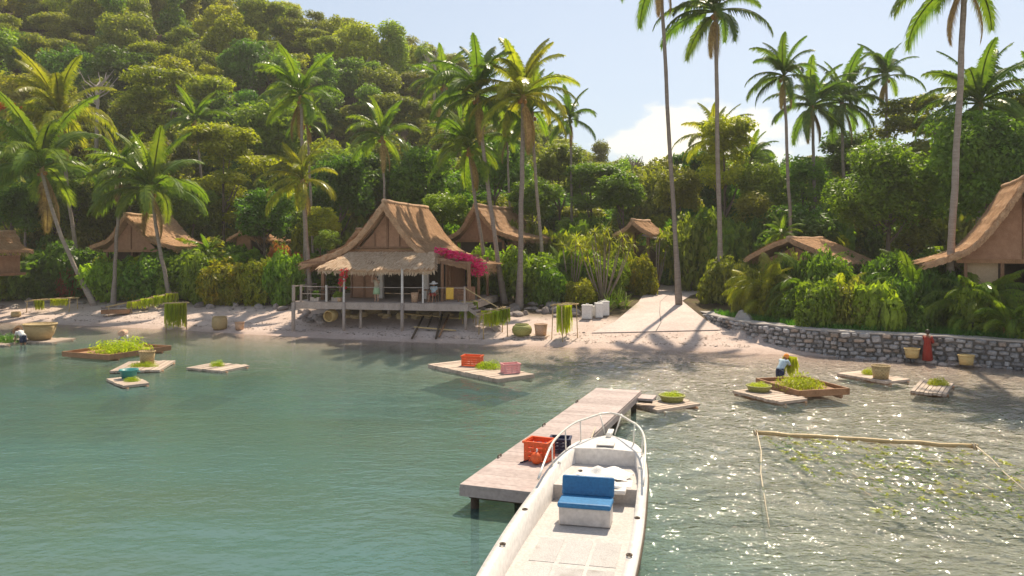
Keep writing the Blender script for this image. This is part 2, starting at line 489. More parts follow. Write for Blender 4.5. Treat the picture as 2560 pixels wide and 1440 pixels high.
def sand_material():
    m, N, L, out = new_mat('sand')
    co = coords(N)
    at_ = N.new('ShaderNodeAttribute'); at_.attribute_name = 'inland'
    d = at_.outputs['Fac']
    sep = N.new('ShaderNodeSeparateXYZ'); L.new(co, sep.inputs[0])
    n_big = noise(N, L, co, 0.16, 5)
    n_mid = noise(N, L, co, 0.9, 5)
    n_fine = noise(N, L, co, 9, 4)
    dry = ramp(N, L, n_mid, [(0.3, (0.47, 0.36, 0.31)), (0.7, (0.60, 0.485, 0.43))])
    dry = mix(N, L, 0.3, dry, ramp(N, L, n_fine, [(0.35, (0.25, 0.18, 0.15)), (0.62, (0.62, 0.50, 0.43))]))
    # damp band close to the water's edge (height, not light)
    dn = N.new('ShaderNodeMath'); dn.operation = 'MULTIPLY_ADD'; dn.inputs[1].default_value = 1.6; dn.inputs[2].default_value = -0.8
    L.new(n_big, dn.inputs[0])
    da = N.new('ShaderNodeMath'); da.operation = 'ADD'; L.new(d, da.inputs[0]); L.new(dn.outputs[0], da.inputs[1])
    wet = N.new('ShaderNodeMapRange'); wet.interpolation_type = 'SMOOTHSTEP'
    wet.inputs[1].default_value = 0.1; wet.inputs[2].default_value = 1.5; wet.inputs[3].default_value = 1; wet.inputs[4].default_value = 0
    L.new(da.outputs[0], wet.inputs[0])
    col = mix(N, L, wet.outputs[0], dry, mix(N, L, 1.0, dry, (0.80, 0.77, 0.75), 'MULTIPLY'))
    # leaf litter and soil under the planting
    so = N.new('ShaderNodeMapRange'); so.interpolation_type = 'SMOOTHSTEP'
    so.inputs[1].default_value = 6.0; so.inputs[2].default_value = 9.0
    L.new(da.outputs[0], so.inputs[0])
    soil = ramp(N, L, n_mid, [(0.3, (0.05, 0.035, 0.02)), (0.55, (0.10, 0.07, 0.035)), (0.75, (0.08, 0.09, 0.025))])
    col = mix(N, L, so.outputs[0], col, soil)
    # weed beds on the sea floor
    n_w = noise(N, L, mapped(N, L, co, (0.10, 0.2, 0.2)), 1.0, 5)
    wd = ramp(N, L, n_w, [(0.48, (0, 0, 0)), (0.62, (1, 1, 1))])
    uw = N.new('ShaderNodeMapRange'); uw.inputs[1].default_value = -0.45; uw.inputs[2].default_value = -1.1
    L.new(sep.outputs[2], uw.inputs[0])
    wf = mix(N, L, 1.0, wd, uw.outputs[0], 'MULTIPLY')
    wf = mix(N, L, 1.0, wf, 0.75, 'MULTIPLY')
    col = mix(N, L, wf, col, (0.12, 0.125, 0.045))
    p = N.new('ShaderNodeBsdfPrincipled'); p.inputs['Roughness'].default_value = 0.9
    p.inputs['Specular IOR Level'].default_value = 0.15
    L.new(col, p.inputs['Base Color'])
    h = mix(N, L, 0.35, n_fine, noise(N, L, co, 2.4, 4))
    L.new(bump(N, L, h, 0.6, 0.09), p.inputs['Normal'])
    L.new(p.outputs[0], out.inputs[0])
    return m

def water_material():
    m, N, L, out = new_mat('sea_water')
    co = coords(N)
    at_ = N.new('ShaderNodeAttribute'); at_.attribute_name = 'water_depth'
    dep = at_.outputs['Fac']
    def expo(k):
        a = N.new('ShaderNodeMath'); a.operation = 'MULTIPLY'; a.inputs[1].default_value = -k; L.new(dep, a.inputs[0])
        b = N.new('ShaderNodeMath'); b.operation = 'EXPONENT'; L.new(a.outputs[0], b.inputs[0])
        return b.outputs[0]
    comb = N.new('ShaderNodeCombineColor')
    L.new(expo(0.42), comb.inputs[0]); L.new(expo(0.13), comb.inputs[1]); L.new(expo(0.19), comb.inputs[2])
    tr = N.new('ShaderNodeBsdfTransparent'); L.new(comb.outputs[0], tr.inputs[0])
    n_c = noise(N, L, mapped(N, L, co, (0.05, 0.12, 0.1)), 1.0, 4)
    df = N.new('ShaderNodeBsdfDiffuse')
    L.new(ramp(N, L, n_c, [(0.35, (0.095, 0.150, 0.118)), (0.65, (0.090, 0.178, 0.175))]), df.inputs[0])
    turb = N.new('ShaderNodeMath'); turb.operation = 'SUBTRACT'; turb.inputs[0].default_value = 1.0
    L.new(expo(0.55), turb.inputs[1])
    body = N.new('ShaderNodeMixShader')
    L.new(turb.outputs[0], body.inputs[0]); L.new(tr.outputs[0], body.inputs[1]); L.new(df.outputs[0], body.inputs[2])
    # fine ripples; the waves themselves are geometry
    w3 = noise(N, L, mapped(N, L, co, (0.8, 1.2, 1), (0, 0, R(-25))), 9.0, 2, 0.5)
    w2 = noise(N, L, mapped(N, L, co, (0.75, 1.25, 1), (0, 0, R(16))), 3.6, 2, 0.5)
    sx = N.new('ShaderNodeSeparateXYZ'); L.new(co, sx.inputs[0])
    breeze = N.new('ShaderNodeMapRange'); breeze.interpolation_type = 'SMOOTHSTEP'      # the breeze roughens the east side
    breeze.inputs[1].default_value = -5.0; breeze.inputs[2].default_value = 6.0; breeze.inputs[3].default_value = 0.22; breeze.inputs[4].default_value = 1.0
    L.new(sx.outputs[0], breeze.inputs[0])
    ww = N.new('ShaderNodeMath'); ww.operation = 'MULTIPLY'
    L.new(mix(N, L, 0.25, w2, w3), ww.inputs[0]); L.new(breeze.outputs[0], ww.inputs[1])
    nb = bump(N, L, ww.outputs[0], 1.0, 0.12)
    gl = N.new('ShaderNodeBsdfGlossy'); gl.inputs['Roughness'].default_value = 0.04
    gl.inputs['Color'].default_value = (0.9, 0.9, 0.9, 1)
    L.new(nb, gl.inputs['Normal'])
    fr = N.new('ShaderNodeFresnel'); fr.inputs['IOR'].default_value = 1.33; L.new(nb, fr.inputs['Normal'])
    ms = N.new('ShaderNodeMixShader')
    L.new(fr.outputs[0], ms.inputs[0]); L.new(body.outputs[0], ms.inputs[1]); L.new(gl.outputs[0], ms.inputs[2])
    L.new(ms.outputs[0], out.inputs[0])
    return m

def build_terrain():
    xs = axis([(-160, -60, 5), (-60, -30, 1.2), (-30, 30, 0.7), (30, 60, 1.5), (60, 160, 5)])
    ys = axis([(-60, 12, 4), (12, 36, 1.2), (36, 62, 0.6), (62, 90, 1.2), (90, 260, 5)])
    nx = len(xs)
    vs, dd = [], []
    for y in ys:
        for x in xs:
            z = ground_z(x, y)
            d = (y - shore_y(x)) * 0.96
            vs.append((x, y, z))
            if x > 13.4 and y > float(np.interp(x, WALL_X, WALL_Y)) + .7 and y < 90: d = 12.0 if y < 60 else d
            dd.append(d)
    fs = [(j * nx + i, j * nx + i + 1, (j + 1) * nx + i + 1, (j + 1) * nx + i) for j in range(len(ys) - 1) for i in range(nx - 1)]
    me = bpy.data.meshes.new('ground')
    me.from_pydata(vs, [], fs)
    a = me.attributes.new('inland', 'FLOAT', 'POINT')
    a.data.foreach_set('value', dd)
    me.polygons.foreach_set('use_smooth', [True] * len(me.polygons))
    o = link_mesh('ground', me, sand_material())
    tag(o, 'pinkish sand beach rising from the shallows to wooded ground', kind='structure')

    xs = np.array(axis([(-160, -60, 5), (-60, -36, .8), (-36, -20, .22), (-20, -3, .15), (-3, 27, .10), (27, 28, .14), (28, 40, .5), (40, 120, 4)]))
    ys = np.array(axis([(-60, 6, 4), (6, 14, .4), (14, 40, .11), (40, 64, .28), (64, 90, 1.5)]))
    X, Y = np.meshgrid(xs, ys)
    Z = np.zeros_like(X)
    g = np.random.default_rng(3)
    east = 1 / (1 + np.exp(-(X - 2.0) / 2.6))                     # the breeze roughens the open east side
    patch = .65 + .35 * np.sin(X * .21 + 1.2 * np.sin(Y * .17)) * np.sin(Y * .33 + .8 * np.sin(X * .13 + 1))
    near_shore = np.clip((np.interp(X, SX, SY) - Y) / 9, .25, 1)
    amp = (.17 + 1.12 * east) * patch * near_shore
    WX = X + .25 * np.sin(Y * .9 + 2) + .2 * np.sin(X * .7); WY = Y + .22 * np.sin(X * .8) + .2 * np.sin(Y * 1.1 + 1)
    for i in range(52):
        lam = .40 * (6.5 ** (g.random() ** 1.9))
        th = R(70) + g.normal() * .62
        k = 2 * math.pi / lam
        steep = .036 * (1.25 if lam < .9 else .75)
        ph = g.uniform(0, 6.28)
        Z += steep / k * np.sin(k * (WX * math.cos(th) + WY * math.sin(th)) + ph) * 1.25
    fade = np.clip(1.15 - np.maximum(np.abs(X) - 30, 0) / 8, 0, 1) * np.clip((Y - 4) / 8, 0, 1)
    Z = Z * amp * fade
    nx, ny = len(xs), len(ys)
    D = np.array([max(0.0, -ground_z(a, b)) for a, b in zip(X.ravel(), Y.ravel())])
    I = np.arange(nx * ny).reshape(ny, nx)
    Q = np.stack([I[:-1, :-1], I[:-1, 1:], I[1:, 1:], I[1:, :-1]], -1).reshape(-1, 4)
    Q = Q[D[Q].max(1) > 0]
    me = bpy.data.meshes.new('sea')
    me.vertices.add(nx * ny); me.vertices.foreach_set('co', np.stack([X, Y, Z], -1).astype(np.float32).ravel())
    me.loops.add(Q.size); me.loops.foreach_set('vertex_index', Q.astype(np.int32).ravel())
    me.polygons.add(len(Q)); me.polygons.foreach_set('loop_start', np.arange(0, Q.size, 4, dtype=np.int32)); me.polygons.foreach_set('loop_total', np.full(len(Q), 4, dtype=np.int32))
    me.polygons.foreach_set('use_smooth', [True] * len(Q))
    me.update(calc_edges=True)
    a = me.attributes.new('water_depth', 'FLOAT', 'POINT')
    a.data.foreach_set('value', D.astype(np.float32))
    o = link_mesh('sea', me, water_material())
    tag(o, 'calm clear sea, turquoise on the left and glittering on the right', kind='structure')

build_terrain()

# concrete ramp between the planting
def build_path():
    # left and right edges from the water's end up into the garden
    left = [(4.9, 49.2), (6.6, 51.8), (7.6, 54.3), (9.2, 58.3), (10.4, 62.5), (11.4, 67.0), (11.6, 72)]
    right = [(12.75, 48.9), (12.55, 51.0), (12.45, 54.3), (12.4, 58.3), (14.6, 62.5), (16.4, 67.0), (17.6, 72)]
    slab_rows = []
    for i in range(len(left) - 1):
        for k in range(4):
            t = k / 4
            a = Vector(left[i]).lerp(Vector(left[i + 1]), t); b = Vector(right[i]).lerp(Vector(right[i + 1]), t)
            slab_rows.append((a, b))
    slab_rows.append((Vector(left[-1]), Vector(right[-1])))
    top = lambda p: max(ground_z(p.x, p.y), ground_z(min(p.x, 12.7), p.y) if p.y < 60 else -9) + 0.06
    def slab(r0, r1, s0, s1):
        mb = Mesh()
        vs, nx = [], 5
        for r in range(r0, r1 + 1):
            a, b = slab_rows[r]
            for q in range(nx + 1):
                s = s0 + (s1 - s0) * q / nx
                p = a.lerp(b, s)
                zz = top(p)
                vs.append((p.x, p.y, zz))
        n = len(vs)
        vs += [(x, y, z - 0.16) for x, y, z in vs]
        W = nx + 1
        H = r1 - r0 + 1
        fs = []
        for j in range(H - 1):
            for i in range(nx):
                fs.append((j * W + i, j * W + i + 1, (j + 1) * W + i + 1, (j + 1) * W + i))
        for i in range(nx): fs.append((i + 1, i, n + i, n + i + 1))
        for j in range(H - 1):
            fs.append((j * W, (j + 1) * W, n + (j + 1) * W, n + j * W))
            fs.append(((j + 1) * W + nx, j * W + nx, n + j * W + nx, n + (j + 1) * W + nx))
        for i in range(nx): fs.append(((H - 1) * W + i, (H - 1) * W + i + 1, n + (H - 1) * W + i + 1, n + (H - 1) * W + i))
        mb.add(vs, fs)
        return mb
    base = slab(0, len(slab_rows) - 1, 0.02, 0.98)
    base.v = [(x, y, z - 0.02) for x, y, z in base.v]
    root = base.build('path', M['mortar'])
    tag(root, 'pale concrete ramp running up from the beach between the shrubs', kind='structure')
    for r in range(0, len(slab_rows) - 1, 4):
        for s0, s1 in ((0.0, 0.495), (0.505, 1.0)):
            mb = slab(r, r + 4, s0, s1)
            # leave a narrow joint at the far side of each slab
            mb.build('slab', M['concrete'], root)
build_path()

# ------------------------------------------------------------------ stone retaining wall
def wall_points(step):
    pts = [Vector((x, y)) for x, y in WALL]
    out = []
    carry = 0.0
    for a, b in zip(pts, pts[1:]):
        L_ = (b - a).length
        s = carry
        while s < L_:
            out.append((a.lerp(b, s / L_), (b - a).normalized()))
            s += step
        carry = s - L_
    return out

def build_wall():
    rd = rng(5)
    root = thing('stone_wall', 'curved grey rubble retaining wall holding back the garden at the water', 'wall', (12.9, 57.9, 0))
    inv = Matrix.Translation(-root.location)
    pts = wall_points(0.5)
    core, cope = Mesh(), Mesh()
    vs = []
    for p, d in pts:
        n = Vector((-d.y, d.x))          # towards the garden
        for off, z in ((0.10, -0.5), (0.10, 1.28), (1.05, 1.28), (1.05, -0.5)):
            q = p + n * off
            vs.append((q.x - root.location.x, q.y - root.location.y, z))
    fs = []
    for i in range(len(pts) - 1):
        for k in range(4):
            k2 = (k + 1) % 4
            fs.append((i * 4 + k, i * 4 + k2, (i + 1) * 4 + k2, (i + 1) * 4 + k))
    fs.append((3, 2, 1, 0))
    core.add(vs, fs)
    core.build('mortar_core', M['mortar'], root)
    vs = []
    for p, d in pts:
        n = Vector((-d.y, d.x))
        j = rd.uniform(-0.02, 0.02)
        for off, z in ((0.0 + j, 1.285), (0.0 + j, 1.37 + j), (1.15, 1.37 + j), (1.15, 1.285)):
            q = p + n * off
            vs.append((q.x - root.location.x, q.y - root.location.y, z))
    cope.add(vs, fs)
    cope.build('coping', M['coping'], root)
    # stone prototypes: chipped blocks
    protos = []
    for s in range(10):
        mb = Mesh()
        r2 = rng(100 + s)
        g = []
        for z in (-.5, -.28, .28, .5):
            for x in (-.5, -.3, .3, .5):
                edge = 0.72 if (abs(z) == .5 and abs(x) == .5) else (0.9 if (abs(z) == .5 or abs(x) == .5) else 1)
                g.append((x * edge * r2.uniform(.9, 1.05), (-.5 if abs(z) < .5 and abs(x) < .5 else -.1) * r2.uniform(.7, 1.1), z * edge * r2.uniform(.9, 1.05)))
        n = len(g)
        g += [(x * .9, .5, z * .9) for x, y, z in g]
        f = []
        for j in range(3):
            for i in range(3):
                f.append((j * 4 + i, j * 4 + i + 1, (j + 1) * 4 + i + 1, (j + 1) * 4 + i))
        ring = [0, 1, 2, 3, 7, 11, 15, 14, 13, 12, 8, 4]
        for a, b in zip(ring, ring[1:] + ring[:1]): f.append((b, a, n + a, n + b))
        mb.add(g, f)
        me = bpy.data.meshes.new('stone')
        me.from_pydata(mb.v, [], mb.f)
        me.materials.append(M['stone_tan'] if s in (3,) else M['stone'])
        protos.append(me)
    # courses
    length = 0.0
    line = []
    fine = wall_points(0.02)
    total = len(fine) * 0.02
    stones = []
    for row in range(6):
        z0 = -0.12 + row * 0.235
        s = rd.uniform(0, 0.3)
        while s < total - 0.2:
            w = rd.uniform(0.22, 0.62)
            k = min(len(fine) - 1, int((s + w / 2) / 0.02))
            p, d = fine[k]
            stones.append((p, d, w - 0.03, z0 + 0.118 + rd.uniform(-.05, .05), rd.uniform(.17, .31), rd))
            s += w
    stones.sort(key=lambda t: t[0].y if abs(t[0].x / t[0].y) < .68 else 500)
    rest = Mesh()
    for i, (p, d, w, z, h, _) in enumerate(stones):
        if i < 300:
            me = rd.choice(protos)
            o = bpy.data.objects.new('stone', me); COL.objects.link(o); o.parent = root
            o.location = (p.x - root.location.x, p.y - root.location.y, z)
            o.rotation_euler = (rd.uniform(-.1, .1), rd.choice((0, 0, math.pi)) + rd.uniform(-.16, .16), math.atan2(d.y, d.x))
            o.scale = (w, rd.uniform(.20, .32), h)
        else:
            me = rd.choice(protos)
            mt = Matrix.Translation((p.x - root.location.x, p.y - root.location.y, z)) @ Matrix.Rotation(math.atan2(d.y, d.x), 4, 'Z') @ Matrix.Diagonal((w, .26, h, 1))
            rest.add([mt @ v.co for v in me.vertices], [tuple(q.vertices) for q in me.polygons])
    if rest.v: tag(rest.build('smaller_stones', M['stone'], root), kind='stuff')
build_wall()

# ------------------------------------------------------------------ foliage
def unit(a):
    return a / np.maximum(np.linalg.norm(a, axis=1, keepdims=True), 1e-9)

def leaf_cloud(name, seed, lobes, count, size, aspect=0.45, up=0.5, droop=0.15, shell=0.72, flat=1.0):
    """leaves spread in the outer part of several lobes (cx, cy, cz, rx, ry, rz)"""
    g = np.random.default_rng(seed)
    lb = np.array(lobes, float)
    wgt = (lb[:, 3] * lb[:, 4] + lb[:, 3] * lb[:, 5]); wgt /= wgt.sum()
    idx = g.choice(len(lb), count, p=wgt)
    d = unit(g.normal(size=(count, 3)))
    r = shell + (1.02 - shell) * g.random(count) ** 0.6
    inner = g.random(count) < 0.18
    r = np.where(inner, g.random(count) ** 0.5 * shell, r)
    # twiggy unevenness
    r = r * (1 + 0.10 * np.sin(d[:, 0] * 9 + idx) * np.sin(d[:, 1] * 8 + 2 * idx) + 0.08 * np.sin(d[:, 2] * 11 + idx))
    pos = lb[idx, :3] + d * r[:, None] * lb[idx, 3:6]
    nrm = unit(d * 0.7 + np.array([0, 0, up]) + g.normal(size=(count, 3)) * 0.55)
    t = g.normal(size=(count, 3)); t[:, 2] -= droop * 2
    t = unit(t - nrm * (t * nrm).sum(1, keepdims=True))
    b = np.cross(nrm, t)
    ln = size * (0.55 + 0.9 * g.random(count))[:, None]
    w = ln * aspect * (0.8 + 0.4 * g.random(count))[:, None]
    v = np.empty((count, 4, 3))
    v[:, 0] = pos - t * ln * 0.5
    v[:, 1] = pos + b * w * 0.5 + t * ln * 0.05
    v[:, 2] = pos + t * ln * 0.5; v[:, 2, 2] -= droop * ln[:, 0]
    v[:, 3] = pos - b * w * 0.5 + t * ln * 0.05
    return array_mesh(name, v.reshape(-1, 3), 4)

def crown_lobes(seed, rx, rz, n, kind='round'):
    rd = rng(seed)
    out = []
    if kind in ('round', 'dense'):
        c = .56 if kind == 'round' else .74
        out.append((0, 0, -.05 * rz, rx * c, rx * c, rz * c))
        for i in range(n):
            a = rd.uniform(0, 2 * math.pi); e = rd.uniform(-0.9, 1.35)
            k = rd.uniform(.42, .84)
            s = rd.uniform(.13, .36)
            out.append((math.cos(a) * math.cos(e) * rx * k, math.sin(a) * math.cos(e) * rx * k, math.sin(e) * rz * k, rx * s, rx * s, rz * s * 1.05))
    elif kind == 'layer':
        for i in range(n):
            a = rd.uniform(0, 2 * math.pi)
            h = rd.uniform(-.9, .95)
            k = rd.uniform(.15, .75) * math.sqrt(max(.12, 1 - h * h * .8))
            s = rd.uniform(.18, .40)
            out.append((math.cos(a) * rx * k, math.sin(a) * rx * k, h * rz, rx * s, rx * s * rd.uniform(.7, 1.2), rz * s * rd.uniform(.35, .7)))
    elif kind == 'tall':
        for i in range(n):
            a = rd.uniform(0, 2 * math.pi)
            h = rd.uniform(-.9, .95)
            k = rd.uniform(.1, .6) * math.sqrt(max(.2, 1 - h * h * .7))
            s = rd.uniform(.3, .45)
            out.append((math.cos(a) * rx * k, math.sin(a) * rx * k, h * rz, rx * s, rx * s, rz * s * .7))
    return out

CROWN = {}      # unit crowns: radius about 1, scaled per tree
for i in range(4):
    CROWN['round', i] = leaf_cloud('crown', 10 + i, crown_lobes(20 + i, 1, .9, 30), 10000, .095, .5, .5, .12, .5)
    CROWN['layer', i] = leaf_cloud('crown', 30 + i, crown_lobes(40 + i, 1, .9, 34, 'layer'), 10000, .095, .4, .7, .12, .4)
for i in range(3):
    CROWN['tall', i] = leaf_cloud('crown', 50 + i, crown_lobes(60 + i, .8, 1.2, 26, 'tall'), 10000, .095, .5, .5, .10, .45)
for i in range(2):
    CROWN['big', i] = leaf_cloud('crown', 70 + i, crown_lobes(75 + i, 1, .9, 44, 'dense'), 24000, .068, .5, .5, .10, .6)
BUSH = {}
def half_lobes(seed, n, low=.1):
    rd = rng(seed)
    out = [(0, 0, .42, .62, .62, .45)]
    for i in range(n):
        a = rd.uniform(0, 2 * math.pi); k = rd.uniform(.3, .68); h = rd.uniform(low, .72)
        s = rd.uniform(.22, .4)
        out.append((math.cos(a) * k, math.sin(a) * k, h, s, s, s * .95))
    return out
for i in range(4):
    BUSH['small', i] = leaf_cloud('foliage', 80 + i, half_lobes(90 + i, 11), 4200, .15, .42, .45, .12)
    BUSH['broad', i] = leaf_cloud('foliage', 84 + i, half_lobes(94 + i, 10), 2200, .24, .62, .5, .18)

_mat_meshes = {}
def with_mat(me, mat):
    """one shared mesh per (shape, material)"""
    key = (me.name, mat.name)
    if key not in _mat_meshes:
        c = me.copy(); c.materials.clear(); c.materials.append(mat)
        _mat_meshes[key] = c
    return _mat_meshes[key]

def child(name, me, parent, loc=(0, 0, 0), rot=(0, 0, 0), scale=(1, 1, 1)):
    o = bpy.data.objects.new(name, me)
    COL.objects.link(o)
    o.parent = parent
    o.location = loc; o.rotation_euler = rot; o.scale = scale
    return o

TRUNK = []
for i in range(5):
    rd = rng(200 + i)
    mb = Mesh()
    bend = [(rd.uniform(-.08, .08), rd.uniform(-.08, .08)) for _ in range(5)]
    pts = [(bend[k][0] * k * .3, bend[k][1] * k * .3, k * .25) for k in range(5)]
    mb.tube(pts, [.055, .042, .034, .028, .018], 7)
    for k in range(4):
        a = rd.uniform(0, 6.28); z = rd.uniform(.45, .85); l = rd.uniform(.25, .42)
        b0 = Vector(pts[2]).lerp(Vector(pts[4]), (z - .5) * 2) if z > .5 else Vector(pts[1]).lerp(Vector(pts[2]), (z - .25) * 4)
        e = b0 + Vector((math.cos(a) * l, math.sin(a) * l, l * .7))
        mb.tube([b0, b0.lerp(e, .5) + Vector((0, 0, -.03)), e], [.022, .015, .006], 5)
    me = bpy.data.meshes.new('trunk'); me.from_pydata(mb.v, [], mb.f)
    me.polygons.foreach_set('use_smooth', [True] * len(me.polygons))
    TRUNK.append(me)

def tree(name, label, loc, height, radius, kind, mat, seed, group=None, bark='bark', rz_ratio=0.85, cat='tree'):
    rd = rng(seed)
    root = thing(name, label, cat, loc, rd.uniform(0, 6.28), group)
    rz = radius * rz_ratio
    k = {'round': 4, 'layer': 4, 'tall': 3, 'big': 2}[kind]
    child('trunk', with_mat(TRUNK[seed % 5], M[bark]), root, (0, 0, -.3), (0, 0, 0), (radius * .9, radius * .9, max(.8, height - rz * .8)))
    child('crown', with_mat(CROWN[kind, seed % k], M[mat]), root, (0, 0, height - rz), (0, 0, rd.uniform(0, 6.28)), (radius * rd.uniform(.85, 1.2), radius * rd.uniform(.85, 1.2), rz))
    return root

STEM = Mesh()
for k in range(6):
    a = k * 1.05
    STEM.tube([(0, 0, -.1), (math.cos(a) * .12, math.sin(a) * .12, .3), (math.cos(a) * .35, math.sin(a) * .35, .62)], [.022, .016, .006], 5)
STEM_ME = bpy.data.meshes.new('stem'); STEM_ME.from_pydata(STEM.v, [], STEM.f)

def bush(name, label, loc, width, height, mat, seed, kind='small', group=None, cat='shrub'):
    rd = rng(seed)
    root = thing(name, label, cat, loc, rd.uniform(0, 6.28), group)
    child('stem', with_mat(STEM_ME, M['bark']), root, (0, 0, 0), (0, 0, 0), (width * .5, width * .5, height))
    child('foliage', with_mat(BUSH[kind, seed % 4], M[mat]), root, (0, 0, -.05), (0, 0, rd.uniform(0, 6.28)), (width * .56, width * .56, height * .98))
    return root

# ------------------------------------------------------------------ palms
def frond_mesh(seed, elev, droop, n=54, length=1.0, leaf=.205, wid=.019, hang=.6):
    """unit frond along +X: rib starts at the given elevation and bends down; leaflets as folded strips"""
    rd = rng(seed)
    rib = []
    p = Vector((0, 0, 0)); e = R(elev)
    seg = 12
    for i in range(seg + 1):
        rib.append(p.copy())
        e -= R(droop) / seg * (0.6 + 1.0 * i / seg)
        p = p + Vector((math.cos(e), 0, math.sin(e))) * (length / seg)
    mb = Mesh()
    mb.tube(rib, [.014 * (1 - .8 * i / seg) + .002 for i in range(seg + 1)], 5)
    twist = rd.uniform(-.25, .25)
    for i in range(n):
        t = .14 + .86 * (i + .5) / n
        k = t * seg; a = int(min(seg - 1, k)); q = rib[a].lerp(rib[a + 1], k - a)
        tan = (rib[a + 1] - rib[a]).normalized()
        sidev = Vector((0, 1, 0)); upv = sidev.cross(tan) * -1
        if upv.z < 0: upv = -upv
        L_ = leaf * (math.sin(math.pi * min(1, .12 + t * .86)) ** .6) * rd.uniform(.82, 1.1)
        for s in (-1, 1):
            d = (sidev * s * (1 - .25 * t) + tan * (.5 + .55 * t) + upv * (.22 + twist * s)).normalized()
            mid = q + d * L_ * .5
            tip = q + d * L_ * .92 + Vector((0, 0, -1)) * L_ * hang * rd.uniform(.7, 1.25)
            mid = mid + Vector((0, 0, -1)) * L_ * hang * .18
            wv = tan * wid
            mb.add([q - wv * .5, q + wv * .5, mid + wv * .55, mid - wv * .55], [(0, 1, 2, 3)])
            mb.add([mid - wv * .55, mid + wv * .55, tip], [(0, 1, 2)])
    me = bpy.data.meshes.new('frond'); me.from_pydata(mb.v, [], mb.f)
    return me

FRONDS = [frond_mesh(1, 80, 45), frond_mesh(2, 66, 75), frond_mesh(3, 50, 85), frond_mesh(4, 34, 90), frond_mesh(5, 14, 80, hang=.8), frond_mesh(6, -8, 70, hang=.9),
          frond_mesh(7, -38, 40, hang=.9, leaf=.18), frond_mesh(8, 58, 110, hang=.75)]
NUT = Mesh(); NUT.lathe([(0, -.16), (.09, -.12), (.13, 0), (.09, .12), (0, .16)], n=8)
NUT_ME = bpy.data.meshes.new('coconut'); NUT_ME.from_pydata(NUT.v, [], NUT.f)
BOOT = Mesh(); BOOT.lathe([(.16, -.55), (.24, -.25), (.30, 0), (.24, .25), (.10, .45)], n=9)
BOOT_ME = bpy.data.meshes.new('crownshaft'); BOOT_ME.from_pydata(BOOT.v, [], BOOT.f)

def palm(label, base, top, length, seed, n=20, mat='frond', rad=.2, bow=0.5, wind=0.0, nuts=5, dead=2, name='coconut_palm', group=None, cat='palm'):
    rd = rng(seed)
    root = thing(name, label, cat, base, 0, group)
    dv = Vector(top) - Vector(base)
    pts, rads = [], []
    side = Vector((dv.x, dv.y, 0))
    for i in range(11):
        t = i / 10
        p = dv * t
        # bottom leans more, top straightens
        p = p + side * bow * (t * (1 - t)) + Vector((0, 0, -.25 if i == 0 else 0))
        p += Vector((rd.uniform(-.04, .04), rd.uniform(-.04, .04), 0))
        pts.append(p); rads.append(rad * (1.35 - .5 * min(1, t * 5)) if t < .2 else rad * (.85 - .25 * t))
    # ringed trunk
    mb = Mesh()
    fine, fr = [], []
    nst = 30
    for i in range(nst + 1):
        k = i / nst * 10; a = int(min(9, k)); f = k - a
        fine.append(pts[a].lerp(pts[a + 1], f)); fr.append((rads[a] * (1 - f) + rads[a + 1] * f) * (1.04 if i % 2 else .97))
    mb.tube(fine, fr, 9)
    mb.build('trunk', M['trunk_palm'], root, True)
    child('crownshaft', with_mat(BOOT_ME, M['leaf_bark']), root, dv, (0, 0, 0), (rad * 3.4, rad * 3.4, length * .16))
    for i in range(nuts):
        a = rd.uniform(0, 6.28)
        child('coconut', with_mat(NUT_ME, M['coconut']), root, dv + Vector((math.cos(a) * .28, math.sin(a) * .28, -.28 + rd.uniform(-.12, .1))), (rd.uniform(-.5, .5), 0, a))
    for i in range(n):
        a = i * 2.39996 + rd.uniform(-.25, .25)
        rank = i / n
        k = min(5 if wind < .45 else 4, int(rank * 6 + rd.uniform(-.4, .4))) if rank > .05 else 0
        k = max(0, k)
        if k == 2 and rd.random() < .4: k = 7
        s = length * rd.uniform(.86, 1.1)
        if wind:
            # fronds swept by the breeze towards -X
            ax, ay = math.cos(a), math.sin(a)
            ax -= wind
            a = math.atan2(ay, ax)
        child('frond', with_mat(FRONDS[k], M[mat]), root, dv + Vector((0, 0, length * (.07 - .05 * rank))), (rd.uniform(-.25, .25), rd.uniform(-.08, .08), a), (s, s, s))
    for i in range(dead):
        a = rd.uniform(0, 6.28); s = length * rd.uniform(.6, .8)
        child('dry_frond', with_mat(FRONDS[6], M['leaf_bark']), root, dv + Vector((0, 0, -.15)), (0, .35, a), (s, s, s))
    return root

ARECA = [frond_mesh(21, 84, 70, 40, 1.0, .22, .016, .7), frond_mesh(22, 76, 110, 40, 1.0, .24, .016, .9), frond_mesh(23, 66, 140, 40, 1.0, .24, .016, 1.0), frond_mesh(24, 55, 120, 40, 1.0, .22, .016, 1.0)]
def areca(label, u, v, height, spread, mat, seed, n=34):
    """clump of arching fronds rising straight from the ground"""
    rd = rng(seed)
    x = (u - 1280) / FOCAL * 47; y = float(np.interp(x, WALL_X, WALL_Y)) + v
    b = Vector(((u - 1280) / FOCAL * y, y, 1.28))
    root = thing('areca_palm', label, 'palm', b, 0)
    for k in range(6):
        a = k * 1.05; r = .25
        Mesh().tube([(math.cos(a) * r, math.sin(a) * r, -.1), (math.cos(a) * r * 1.5, math.sin(a) * r * 1.5, height * .42)], [.05, .035], 6).build('stem', M['leaf_bark'], root)
    for i in range(n):
        a = i * 2.39996 + rd.uniform(-.3, .3)
        k = rd.choice((0, 1, 1, 2, 2, 3))
        s = height * rd.uniform(.62, .85) * (1.1 if k == 0 else 1)
        z = height * rd.uniform(.05, .42)
        child('frond', with_mat(ARECA[k], M[mat]), root, (math.cos(a) * .3, math.sin(a) * .3, z), (rd.uniform(-.2, .2), 0, a), (s * spread, s * spread, s))
    return root
